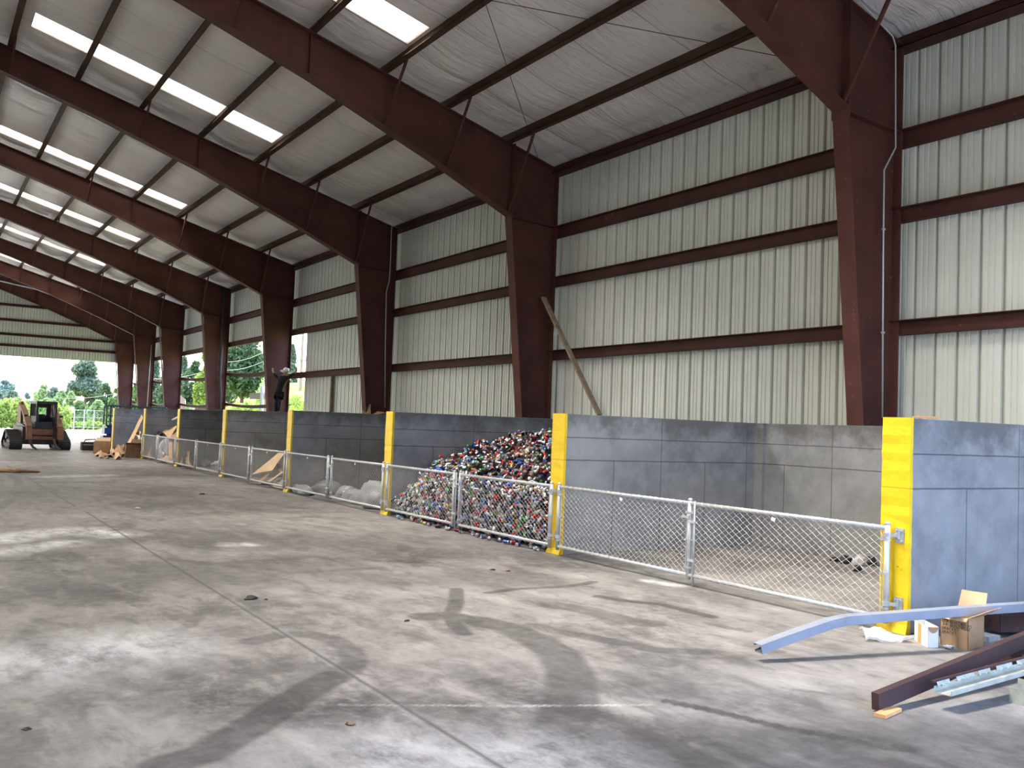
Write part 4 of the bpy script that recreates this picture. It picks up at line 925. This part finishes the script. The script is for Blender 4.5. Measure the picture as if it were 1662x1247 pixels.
SP += [([(160, 742), (176, 744), (176, 736), (163, 735)], [6.2, 6.2, 6.6, 6.6], CARD, 'brown flattened carton in the front row of the floor spill', .10),
       ([(178, 744), (196, 746), (194, 737), (182, 736)], [6.3, 6.3, 6.8, 6.7], CARDL, 'pale flattened carton in the front row of the floor spill', .12),
       ([(186, 733), (200, 737), (204, 724), (192, 722)], [7.2, 7.0, 7.5, 7.7], CARDD, 'dark folded carton at the back of the floor spill', .14),
       ([(206, 736), (222, 740), (222, 728), (208, 726)], [7.3, 7.2, 7.6, 7.7], CARD, 'brown folded carton above the dark box in the floor spill', .10)]
for i, (pp, xs_, mt, lb, cr) in enumerate(SP): sheet('cardboard_piece', quad_x(pp, 0, xs_), mt, lb, 'cardboard', cr, n=7, seed=i+50)
q = fl(203, 743); box_open('carton', (q.x, q.y, 0), V((1.05, -.35, 0)), V((.3, .8, 0)), .50, CARDD, 'dark brown carton standing at the right end of the floor spill', 'cardboard box', flaps=((0, .22, .3), (2, .25, .8)))
q = fl(151, 736.5); box_open('carton', (q.x, q.y, 0), V((.55, -.1, 0)), V((.15, .5, 0)), .50, CARD, 'tan carton standing right of the black plastic crate', 'cardboard box', flaps=((2, .2, .8),))
q = fl(133, 733.5); t = thing('plastic_crate', 'black plastic crate with handle standing on the floor right of the loader', 'crate', (q.x, q.y, 0))
mb = MB()
for x0_, x1_, y0_, y1_ in ((0, .62, 0, .03), (0, .62, .52, .55), (0, .03, 0, .55), (.59, .62, 0, .55)): mb.bx((q.x+x0_, q.y+y0_, .06), (q.x+x1_, q.y+y1_, .40))
mb.bx((q.x, q.y, .05), (q.x+.62, q.y+.55, .08)); mb.build('crate_body', BLACK, t, bevel=.01)
mb = MB(); mb.tube([(q.x+.08, q.y+.1, .38), (q.x+.12, q.y+.1, .50), (q.x+.5, q.y+.1, .54), (q.x+.55, q.y+.1, .38)], .025, 8); mb.build('handle', DARKM, t)
mb = MB(); mb.bx((q.x+.03, q.y-.012, .28), (q.x+.5, q.y+.002, .31)); mb.bx((q.x+.03, q.y-.012, .0), (q.x+.5, q.y+.1, .05)); mb.build('pale_edge', PLAST, t)

# ------------------------------------------------------------------ tracked loader
def loader():
    c = on_floor(66.5, 730.5); t = thing('track_loader', 'weathered orange compact track loader with black cab facing the camera', 'loader', (c.x, c.y, 0)); t.rotation_euler = (0, 0, R(6))
    B = lambda mb, nm, mt, bev=0, par=None, sm=False: mb.build(nm, mt, par or t, sm, bev, local=True)
    for s in (-1, 1):
        x0, x1 = (-1.2, -.72) if s < 0 else (.68, 1.16)
        prof = [(0.12, 0), (1.55, 0), (1.78, .14), (1.80, .30), (1.45, .70), (1.25, .80), (1.0, .80), (.1, .40), (0, .28), (0, .12)]
        mb = MB(); n = len(prof); inn = [(y*.90+.09, z*.82+.065) for y, z in prof]
        fn = lambda p, x: (x, p[0], p[1])
        vs = [fn(p, x0) for p in prof]+[fn(p, x1) for p in prof]+[fn(p, x0) for p in inn]+[fn(p, x1) for p in inn]
        fs = []
        for i in range(n):
            j = (i+1) % n; fs += [(i, j, n+j, n+i), (2*n+i, 3*n+i, 3*n+j, 2*n+j), (i, 2*n+i, 2*n+j, j), (n+i, n+j, 3*n+j, 3*n+i)]
        mb.add(vs, fs)
        for i in range(n):                                         # lugs
            (ya, za), (yb, zb) = prof[i], prof[(i+1) % n]; L = math.hypot(yb-ya, zb-za); m_ = max(1, int(L/.11))
            for k in range(m_):
                u = (k+.5)/m_; mb.box(((x0+x1)/2, ya+(yb-ya)*u, za+(zb-za)*u), ((x1-x0)*.96, .04, .05), Matrix.Rotation(math.atan2(zb-za, yb-ya), 3, 'X'))
        tr = B(mb, 'rubber_track', RUBBER)
        for (wy, wz, wr) in ((.25, .22, .15), (.62, .17, .11), (.92, .17, .11), (1.2, .17, .11), (1.52, .22, .15), (1.12, .58, .17)):
            mb = MB(); mb.tube([(x0+.05, wy, wz), (x1-.05, wy, wz)], wr, 14); B(mb, 'track_roller', DARKM, 0, tr)
        mb = MB(); mb.bx((x0+.12, .3, .2), (x1-.1, 1.4, .38)); mb.bx((x0+.15, .95, .35), (x1-.1, 1.3, .62)); B(mb, 'track_frame', TAN)
    mb = MB(); mb.bx((-.70, .25, .22), (.66, 2.2, .95)); mb.prism([(.25, .95), (.9, 1.05), (2.2, 1.15), (2.2, .95)], lambda p, x: (x, p[0], p[1]), -.6, .56); B(mb, 'chassis', DARKM, .02)
    mb = MB(); mb.bx((-.42, .18, .62), (.46, .27, .86)); mb.bx((-.42, .18, .42), (.46, .26, .56)); B(mb, 'front_panel', TAN, .01)
    cab = MB(); x0, x1, y0, y1, zt = -.17, .56, .25, 1.45, 2.03
    for x in (x0, x1):
        cab.bar((x, y0, .95), (x, y0+.08, zt), .09, .09, (0, 1, 0)); cab.bar((x, y1, .95), (x, y1, zt), .09, .09, (0, 1, 0)); cab.bx((x-.02, y0+.1, .95), (x+.02, y1, 1.42))
        for yy in (.6, .9, 1.2): cab.bx((x-.015, yy, 1.4), (x+.015, yy+.035, zt))
    cab.bx((x0-.04, y0-.02, zt-.10), (x1+.04, y1+.05, zt+.02)); cab.bx((x0, y1-.05, .95), (x1, y1, 1.46)); cab.bx((x0, y1-.05, 1.78), (x1, y1, zt)); cab.bx((x0, y1-.05, 1.4), (x0+.14, y1, zt)); cab.bx((x1-.14, y1-.05, 1.4), (x1, y1, zt))
    cb = B(cab, 'cab', BLACK, .01)
    mb = MB(); mb.bx((x0+.13, y1-.03, 1.45), (x1-.13, y1-.022, 1.79)); g = G('cab_glass'); g.b.inputs['Transmission Weight'].default_value = 1; g.b.inputs['IOR'].default_value = 1.01; B(mb, 'rear_window', g.done((.80, .9, .86), .02), 0, cb)
    mb = MB(); mb.bx((-.12, .75, .95), (.32, 1.2, 1.12)); mb.bx((-.12, 1.12, 1.1), (.32, 1.24, 1.50)); B(mb, 'seat', BLACK, .03, cb)
    mb = MB(); mb.bx((-.24, .27, .95), (.44, .30, 1.15)); mb.bx((-.24, .26, 1.15), (.44, .29, 1.18)); B(mb, 'front_grille', DARKM, 0, cb)
    for s in (-1, 1):
        xa = -.52 if s < 0 else .70
        tw = MB(); tw.prism([(1.35, .9), (2.15, .9), (2.1, 1.7), (1.8, 2.02), (1.55, 2.02), (1.5, 1.5)], lambda p, x: (x, p[0], p[1]), xa-.05, xa+.05); B(tw, 'rear_tower', TAN, .01)
        a = MB(); pts = [(1.75, 1.93), (1.0, 1.62), (.35, 1.25), (-.05, .95), (-.15, .42)]
        for p0_, p1_ in zip(pts[:-1], pts[1:]): a.bar((xa+.0*s, p0_[0], p0_[1]), (xa, p1_[0], p1_[1]), .11, .22, (1, 0, 0))
        B(a, 'lift_arm', TAN, .015)
        h = MB(); h.tube([(xa-.08*s, 1.5, 1.0), (xa-.08*s, .4, 1.2)], .04, 8); h.tube([(xa-.08*s, .95, 1.1), (xa-.08*s, .3, 1.22)], .025, 8); B(h, 'hydraulic_cylinder', GALVD)
        f = MB(); xq = -.42 if s < 0 else .5; f.tube([(xq, .15, .45), (xq, .0, .30), (xq+.08, -.12, .12), (xq+.2, -.25, .03)], [.06, .06, .05, .04], 8); B(f, 'coupler_hook', DARKM)
        l_ = MB(); l_.box((xa+s*.08, .32, 1.42), (.14, .07, .09)); B(l_, 'work_light', BLACK)
loader()

# ------------------------------------------------------------------ blue lift behind the last pier
def lift():
    Yb = 46.6; x0 = on_y(167, 690, Yb).x; x1 = on_y(274, 662, Yb).x; t = thing('scissor_lift', 'blue platform lift with dark guard rails standing behind the last concrete divider', 'lift', ((x0+x1)/2, Yb+.5, 0))
    mb = MB(); mb.bx((x0+.05, Yb+.1, .28), (x1-.1, Yb+1.0, .62)); mb.build('chassis', BLUEP, t, bevel=.02)
    mb = MB(); mb.bx((x0+.15, Yb+.15, 1.02), (x1, Yb+.95, 1.12)); mb.bx((x0+.1, Yb+.1, .68), (x0+.5, Yb+.9, .98)); mb.build('platform', BLUEP, t, bevel=.01)
    for x in (x0+.3, x1-.5):
        for y in (Yb+.08, Yb+.98):
            mb = MB(); mb.tube([(x, y-.08, .27), (x, y+.08, .27)], .27, 16); mb.build('wheel', RUBBER, t)
    for s in (0, 1):
        mb = MB(); mb.bar((x0+.3, Yb+.25+.5*s, .62), (x1-.4, Yb+.25+.5*s, 1.02), .05, .08); mb.bar((x1-.4, Yb+.35+.4*s, .62), (x0+.3, Yb+.35+.4*s, 1.02), .05, .08); mb.build('scissor_arm', DARKM, t)
    for y in (Yb+.17, Yb+.93):
        mb = MB(); zt = 2.0; mb.tube([(x0+.17, y, 1.1), (x0+.17, y, zt-.07), (x0+.26, y, zt), (x1-.1, y, zt), (x1, y, zt-.07), (x1, y, 1.1)], .035, 8)
        mb.tube([(x0+.17, y, 1.55), (x1, y, 1.55)], .025, 8)
        n = 4
        for i in range(1, n): xx = x0+.17+(x1-x0-.17)*i/n; mb.tube([(xx, y, 1.1), (xx, y, zt)], .028, 8)
        mb.tube([(x0+.46, y, 1.1), (x0+.46, y, zt)], .045, 8); mb.build('guard_rail', TEAL, t)
    mb = MB(); xh = on_y(200, 660, Yb).x; mb.tube([(xh-.1, Yb+.3, 2.0), (xh-.05, Yb+.3, 2.30), (xh+.08, Yb+.3, 2.33), (xh+.13, Yb+.3, 2.0)], .03, 8); mb.build('control_hoop', BLACK, t)
lift()

# ------------------------------------------------------------------ person on the wall
def person():
    base = on_x(450, 667, XB+.12); base.z = HP; k = .0234
    t = thing('person', 'person in black clothes and pale hat standing on the concrete wall with arms spread', 'person', base)
    rt = V((RGT.x, RGT.y, 0)).normalized(); fw = V((FWD.x, FWD.y, 0)).normalized()
    def P(px, py, d=0): return base + rt*((px-450)*k) + V((0, 0, (667-py)*k)) + fw*d
    J = []; E_ = []; RD = []
    def j(px, py, d, r, par=None):
        J.append(P(px, py, d)); RD.append(r*(1.2 if r > .04 else 1))
        if par is not None: E_.append((par, len(J)-1))
        return len(J)-1
    pel = j(451, 637, 0, .125); bel = j(452, 628, 0, .115, pel); ch = j(455, 617, -.02, .15, bel); up = j(457, 611.5, 0, .11, ch); nk = j(459, 608, 0, .052, up); hd = j(460, 604.5, .01, .083, nk); hd2 = j(460.3, 602, .01, .075, hd)
    j(460.2, 604.2, .10, .018, hd); j(456.6, 604.3, .0, .016, hd); j(463.8, 604.1, .0, .016, hd)        # nose and ears
    hands = []
    for s, sh, el, wr, hn in ((-1, (449.5, 611), (443.5, 607), (441, 602.3), (440.2, 599.6)), (1, (465, 609.6), (472, 607.6), (476.2, 602), (477.8, 599))):
        a = j(*sh, 0, .062, up); b = j(*el, -.05, .046, a); c = j(*wr, -.08, .032, b); h = j(*hn, -.08, .036, c); hands.append(h)
        for q, (dx, dy) in enumerate(((-1.7, -2.6), (-.7, -3.3), (.3, -3.5), (1.2, -3.0))): 
            m1 = j(hn[0]+dx*.6, hn[1]+dy*.55, -.085, .010, h); j(hn[0]+dx*.9, hn[1]+dy*.95, -.065+.01*q, .008, m1)
        m1 = j(hn[0]-s*1.3, hn[1]-.3, -.09, .011, c); j(hn[0]-s*2.2, hn[1]-1.6, -.085, .009, m1)
    for s, hip, kn, an, toe in ((-1, (449.3, 640), (447.6, 652.5), (447.4, 664.4), (446.3, 666)), (1, (453.2, 640), (453.4, 652), (452.0, 664.2), (453.0, 666))):
        a = j(*hip, 0, .095, pel); b = j(*kn, -.06, .066, a); c = j(*an, .02, .045, b); j(*toe, -.13, .034, c)
    me = bpy.data.meshes.new('body'); me.from_pydata([tuple(p-base) for p in J], E_, []); o = bpy.data.objects.new('body', me); COL.objects.link(o)
    md = o.modifiers.new('skin', 'SKIN'); sk = me.skin_vertices[0].data
    for i, r in enumerate(RD): sk[i].radius = (r, r)
    sk[0].use_root = True
    sb = o.modifiers.new('sub', 'SUBSURF'); sb.levels = sb.render_levels = 2
    dg = bpy.context.evaluated_depsgraph_get(); nm = bpy.data.meshes.new_from_object(o.evaluated_get(dg)); bpy.data.objects.remove(o)
    nm.materials.clear()
    for mt in (CLOTH, DENIM, SKIN, RUBBER): nm.materials.append(mt)
    zh = J[pel].z-base.z; zn = J[nk].z-base.z; hp = [J[h]-base for h in hands]
    for pl in nm.polygons:
        c = pl.center; pl.use_smooth = True
        pl.material_index = 2 if (c.z > zn+.0 and abs((c-(J[hd]-base)).length) < .16) or any((c-h).length < .13 for h in hp) else (3 if c.z < .06 else (1 if c.z < zh else 0))
    b = bpy.data.objects.new('body', nm); COL.objects.link(b); b.parent = t
    q = J[hd2]; M_ = Matrix.Translation(q+V((0, 0, .01))) @ Matrix.Rotation(.22, 4, 'Y') @ Matrix.Rotation(-.1, 4, 'X')
    mb = MB(); mb.lathe([(.215, -.014), (.21, .0), (.12, .012), (.115, .06), (.10, .12), (.07, .135), (.0, .138)], 20, M_); mb.build('hat', HAT, t, True)
    mb = MB(); bq = P(457.6, 637, -.05); mb.box(bq, (.10, .08, .20)); mb.box(P(446, 637, -.05), (.08, .07, .14)); mb.build('tool_pouch', CLOTH, t, bevel=.015)
person()

# ------------------------------------------------------------------ outdoors
mb = MB(); mb.add([(-260, -120, -.06), (260, -120, -.06), (260, 460, -.06), (-260, 460, -.06)], [(0, 1, 2, 3)]); struct(mb.build('ground', GRAVEL))
mb = MB(); mb.add([(-160, 104, -.03), (160, 104, -.03), (200, 420, -.03), (-200, 420, -.03)], [(0, 1, 2, 3)]); struct(mb.build('ground_meadow', GRASS))
def hill(name, x0, x1, y0, y1, fn, mat, n=28):
    mb = MB()
    for i in range(n+1):
        for k in range(n+1):
            x = x0+(x1-x0)*i/n; y = y0+(y1-y0)*k/n; mb.v.append((x, y, fn(i/n, k/n, x, y)))
    for i in range(n):
        for k in range(n): a = i*(n+1)+k; mb.f.append((a, a+n+1, a+n+2, a+1)); mb.mi.append(0)
    return struct(mb.build(name, mat, smooth=True))
hill('ground_hill', -70, 90, 250, 420, lambda u, v, x, y: -1+9.5*math.sin(PI*min(1, max(0, u)))**.6*math.sin(PI*v*.5)+.8*math.sin(x*.05), DRY)
bank_z = lambda x, y: max(-.05, min(5.2, (x-15.5)*.36+.25*math.sin(x*.9+y*.5)+.2*math.sin(y*.8)))
hill('ground_bank', 13.5, 70, 22, 100, lambda u, v, x, y: bank_z(x, y), BANKM, 60)
def leaves(mb, c, r, n, size, flat=.0, shell=.55, mi=0):
    """leaf quads scattered through a lumpy ellipsoid"""
    d = rng.normal(size=(n, 3)); d /= np.linalg.norm(d, axis=1)[:, None]; rad = shell+(1-shell)*rng.random(n)
    P_ = np.array(c)+d*rad[:, None]*np.array(r); a = rng.normal(size=(n, 3)); a /= np.linalg.norm(a, axis=1)[:, None]; b = np.cross(a, rng.normal(size=(n, 3))); b /= np.linalg.norm(b, axis=1)[:, None]
    s = size*(.6+.8*rng.random(n))[:, None]; a = a*s; b = b*s*.6
    Q = np.stack([P_-a, P_-b*.9, P_+a, P_+b*.9], 1).reshape(-1, 3); o = len(mb.v); mb.v += Q.tolist(); mb.f += [(o+4*i, o+4*i+1, o+4*i+2, o+4*i+3) for i in range(n)]; mb.mi += [mi]*n
def tree(px, ptop, Y, wpx, kind, label, style='round', base=0, n=2600, dens=1., group='trees beyond the building'):
    q = on_y(px, ptop, Y); D = (q-CAM).dot(FWD); m_ = D/F_PX; x = q.x; H = q.z-base; wr_ = wpx*m_/2
    t = thing('tree', label, 'tree', (x, Y, base), group); mb = MB(); sz = max(.16, .014*H+.11)*(D/90)**.4
    if style == 'conifer':
        L = 16
        for i in range(L):
            u = i/(L-1); z = base+H*(.10+.88*u); r = wr_*(1-u)**.75*(.8+.4*rng.random())+.1
            for k in range(5):
                an = rng.uniform(0, 6.28); leaves(mb, (x+math.cos(an)*r*.55, Y+math.sin(an)*r*.55, z), (r*.55, r*.55, H*.05), n//80, sz, shell=.1)
    else:
        L = 13 if style == 'round' else 22
        for i in range(L):
            u = rng.random(); an = rng.uniform(0, 6.28); z = base+H*(.28+.60*u); env = math.sin(PI*min(.97, .18+.80*u))**.7 if style == 'round' else (1-u*.72)
            rr = wr_*env*rng.uniform(.25, .75); br = (wr_*.42 if style == 'round' else wr_*.30)*rng.uniform(.7, 1.2)
            leaves(mb, (x+math.cos(an)*rr, Y+math.sin(an)*rr*.8, z), (br, br, min(br*.8, H*.14)), int(n/L*dens), sz, shell=.35)
        leaves(mb, (x, Y, base+H*.93), (wr_*.3, wr_*.3, H*.07), n//14, sz, shell=.3)
        if style == 'round': leaves(mb, (x, Y, base+H*.35), (wr_*.95, wr_*.8, H*.3), int(n*.45), sz, shell=.4)
    mb.build('crown', LEAF[kind], t)
    tk = MB(); tk.tube([(x, Y, base-.1), (x+.1, Y, base+H*.5), (x, Y, base+H*.92)], [max(.12, H*.028), max(.09, H*.018), .03], 8)
    for i in range(5): an = rng.uniform(0, 6.28); z = base+H*(.35+.1*i); tk.tube([(x, Y, z), (x+math.cos(an)*wr_*.5, Y+math.sin(an)*wr_*.5, z+H*.08)], [.06, .02], 6)
    tk.build('trunk', BARK, t)
tree(141, 584, 118, 84, 'grey', 'tall loose grey green tree seen through the far opening, right of the loader', 'loose', n=6500)
tree(8, 616, 165, 50, 'blue', 'large bluish tree at the left edge behind the hedge')
tree(44, 637, 150, 18, 'blue', 'small round bluish tree in front of the dry hill', n=900)
tree(72, 624, 138, 36, 'pale', 'pale green round tree behind the loader')
tree(100, 634, 128, 34, 'pale', 'pale bushy tree left of the tall grey one', n=1800)
tree(30, 645, 125, 40, 'pale', 'low pale tree behind the left hedge', n=1600)
tree(172, 622, 112, 34, 'dark', 'dark dense tree leaning over the far fence', n=2600)
tree(190, 630, 102, 34, 'mid', 'mid green tree just left of the last column', n=2200)
tree(221, 622, 95, 30, 'mid', 'mid green tree between the last two columns', n=2200)
tree(254, 584, 92, 30, 'grey', 'tall conifer between the sixth and seventh columns', 'conifer', n=3600)
tree(270, 603, 86, 34, 'dark', 'dark tree right of the conifer between the sixth and seventh columns', n=2200)
tree(300, 582, 96, 34, 'grey', 'narrow conifer left in the opening beside the fifth column', 'conifer', base=.4, n=3600)
tree(318, 585, 88, 42, 'dark', 'dark grey green tree in the opening beside the fifth column', base=.3, n=2600)
tree(333, 570, 72, 30, 'lime', 'bright lime tree next to the fifth column', base=1, n=2400)
tree(398, 538, 78, 92, 'dark', 'big dark evergreen tree filling the opening right of the fifth column', base=3.0, n=7000)
tree(360, 600, 84, 60, 'grey', 'grey green tree behind the fifth column', base=2.5, n=3000)
tree(476, 562, 92, 26, 'grey', 'slim conifer right of the figure on the wall', 'conifer', base=3.0, n=2600)
tree(440, 585, 90, 50, 'mid', 'mid green tree behind the fourth column', base=3.5, n=2600)
for i, (px, pt, Y, w, kd) in enumerate(((-14, 628, 172, 40, 'blue'), (20, 634, 145, 36, 'grey'), (58, 636, 160, 30, 'pale'), (88, 628, 150, 34, 'grey'), (116, 636, 108, 26, 'pale'), (158, 628, 124, 34, 'grey'), (205, 626, 118, 32, 'pale'), (236, 620, 104, 30, 'mid'), (85, 648, 112, 40, 'pale'), (45, 650, 114, 40, 'pale'), (12, 650, 112, 44, 'pale'), (130, 650, 106, 40, 'mid'), (160, 650, 104, 34, 'pale'))):
    tree(px, pt, Y, w, kd, '%s background tree, %s from the left of the far treeline' % ({'blue': 'bluish', 'grey': 'grey green', 'pale': 'pale green', 'mid': 'mid green'}[kd], ['first', 'third', 'sixth', 'eighth', 'ninth', 'eleventh', 'thirteenth', 'last', 'seventh', 'fifth', 'second', 'tenth', 'twelfth'][i]), n=1900)
def shrub(name, lo, hi, n, size, kind, label, cat, stuff=False, zf=None, group=None):
    mb = MB(); N = 14
    for i in range(N):
        u = (i+.5)/N; x = lo[0]+(hi[0]-lo[0])*u; y = lo[1]+(hi[1]-lo[1])*u; zb = zf(x, y) if zf else 0; h = hi[2]*rng.uniform(.8, 1.1); w = math.hypot(hi[0]-lo[0], hi[1]-lo[1])/N
        leaves(mb, (x, y, zb+h*.48), (max(w*1.1, .5), max(w*.8, .7), h*.52), n//N, size, shell=.45)
    return tag(mb.build(name, LEAF[kind], None), label, cat, group)
a, b = on_y(-25, 686, 96), on_y(40, 686, 96); shrub('hedge', (a.x, 96, 0), (b.x, 96, 2.6), 4200, .22, 'lime', 'bright clipped hedge beyond the yard left of the loader', 'hedge')
a, b = on_y(82, 686, 95), on_y(108, 686, 95); shrub('hedge', (a.x, 95, 0), (b.x, 95, 2.3), 2400, .22, 'lime', 'bright clipped hedge beyond the yard right of the loader', 'hedge')
a, b = on_y(105, 686, 101), on_y(170, 686, 101); shrub('roadside_weeds', (a.x, 101, 0), (b.x, 101, .75), 1800, .2, 'lime', 'low yellow green weeds along the foot of the far fence', 'weeds')
for i, (px, x, n_, h, kd, lb) in enumerate(((500, 17.5, 2400, 1.5, 'lime', 'yellow green bush on the bank beside the sheeted wall edge'), (480, 19, 2400, 1.7, 'lime', 'yellow green bush on the bank right of the figure'), (425, 19.5, 2600, 1.6, 'lime', 'bright bush on the bank left of the figure'), (400, 19, 2600, 1.3, 'lime', 'bright bush on the bank below the sagging girt'), (382, 18.5, 2200, 1.2, 'lime', 'bright bush on the bank beside the fifth column'), (430, 23, 2200, 1.8, 'pale', 'pale bush higher on the bank behind the fourth column'), (330, 17.5, 2000, 1.5, 'pale', 'pale bush on the bank left of the fifth column'), (303, 17.5, 2000, 1.3, 'mid', 'mid green bush on the bank beside the sixth column'))):
    q = on_x(px, 650, x); shrub('bank_bush', (x-.8, q.y-2.0, 0), (x+.8, q.y+2.2, h), n_, .13, kd, lb, 'bush', zf=bank_z)
# far fence with sign
a, b = on_y(104, 684, 99), on_y(168, 684, 99); t = thing('yard_fence', 'far chain link fence with three rails beyond the yard', 'fence', (a.x, 99, 0))
for i in range(5):
    mb = MB(); x = a.x+(b.x-a.x)*i/4; mb.tube([(x, 99, 0), (x, 99, 1.9)], .045, 8); mb.build('fence_post', GALVD, t)
for z in (1.85, 1.15, .2): mb = MB(); mb.tube([(a.x, 99, z), (b.x, 99, z)], .02, 6); mb.build('fence_rail', GALVD, t)
mb = MB(); L = b.x-a.x; k = 0
while k < L:
    mb.bar((a.x+k, 99, .1), (a.x+min(L, k+1.75), 99, .1+1.75*min(1, (L-k)/1.75)), .007, .007); mb.bar((a.x+k, 99, .1+1.75*min(1, (L-k)/1.75) if k+1.75 > L else 1.85), (a.x+min(L, k+1.75), 99, .1 if k+1.75 <= L else .1), .007, .007); k += .22
mb.build('fence_mesh', GALVD, t)
c = on_y(115.5, 665.5, 98.9); mb = MB(); mb.bx((c.x-.28, 98.93, c.z-.30), (c.x+.28, 98.97, c.z+.30)); tag(mb.build('fence_sign', SIGNM), 'blank pale square sign fixed to the far fence', 'sign')
# utility pole, wires, post with board
q = on_y(432, 640, 58); t = thing('utility_pole', 'pale slim utility pole outside behind the fourth column', 'pole', (q.x, 58, 0)); mb = MB(); mb.tube([(q.x, 58, 0), (q.x, 58, 9)], [.13, .09], 10); mb.build('pole_shaft', WOOD, t)
q = on_y(489, 600, 74); t = thing('utility_pole', 'far utility pole with cross arm seen past the edge of the sheeting', 'pole', (q.x, 74, 0)); mb = MB(); mb.tube([(q.x, 74, 0), (q.x, 74, 9.0)], [.15, .10], 10); mb.build('pole_shaft', WOOD, t)
q2 = on_y(489, 585, 74); mb = MB(); mb.bar((q2.x-.2, 73.85, q2.z), (q2.x+1.1, 73.85, q2.z), .1, .1); mb.build('cross_arm', WOOD, t)
for i, (a, b, Ya, Yb, lb) in enumerate((((360, 588), (440, 566), 66, 56, 'upper white overhead wire seen through the open wall'), ((360, 601), (440, 581), 66, 56, 'lower white overhead wire seen through the open wall'), ((95, 646), (205, 636), 110, 84, 'thin pale wire crossing in front of the tall far tree'), ((240, 615), (345, 600), 84, 70, 'thin pale wire behind the fifth and sixth columns'))):
    pa, pb = on_y(*a, Ya), on_y(*b, Yb); mb = MB(); mb.tube([pa+(pb-pa)*(k/8)-V((0, 0, .25*math.sin(PI*k/8))) for k in range(9)], .011, 5); tag(mb.build('overhead_wire', GALVD), lb, 'wire')
q = on_x(424.5, 668, 13.4); mb = MB(); mb.tube([(13.4, q.y, 0), (13.4, q.y, on_x(427, 627, 13.4).z)], .09, 10); tag(mb.build('timber_post', simple('pale_post', (.50, .46, .44), .8)), 'pale round post standing outside the open wall by the figure', 'post')
pa, pb = on_x(406, 643, 13.75), on_x(445, 643, 13.6); mb = MB(); mb.bar(pa, pb, .30, .06, (1, 0, 0)); tag(mb.build('dark_board', BLACK), 'dark horizontal board fixed behind the pale round post', 'board')
mb = MB(); mb.bar((13.75, pb.y-.12, 0), (13.75, pb.y-.12, pb.z), .1, .1); mb.build('board_leg', BLACK, bpy.data.objects['dark_board'])
# junk outside behind the fifth bay wall
for i, (pp, x, mt, lb) in enumerate((([(294, 738), (302, 738), (300, 652), (292, 640)], 12.6, simple('pinkish_cone', (.62, .48, .46), .6), 'leaning pale pink board outside behind the sixth column'), ([(303, 735), (345, 742), (340, 656), (310, 660)], 12.7, WOOD, 'heap of weathered boards outside the open wall by the fifth column'), ([(304, 736), (318, 740), (316, 660), (308, 659)], 12.5, PLAST, 'pale crumpled plastic outside the open wall by the sixth column'))):
    sheet('scrap_sheet', quad_x(pp, x), mt, lb, 'scrap', .08, n=6, seed=i+70)
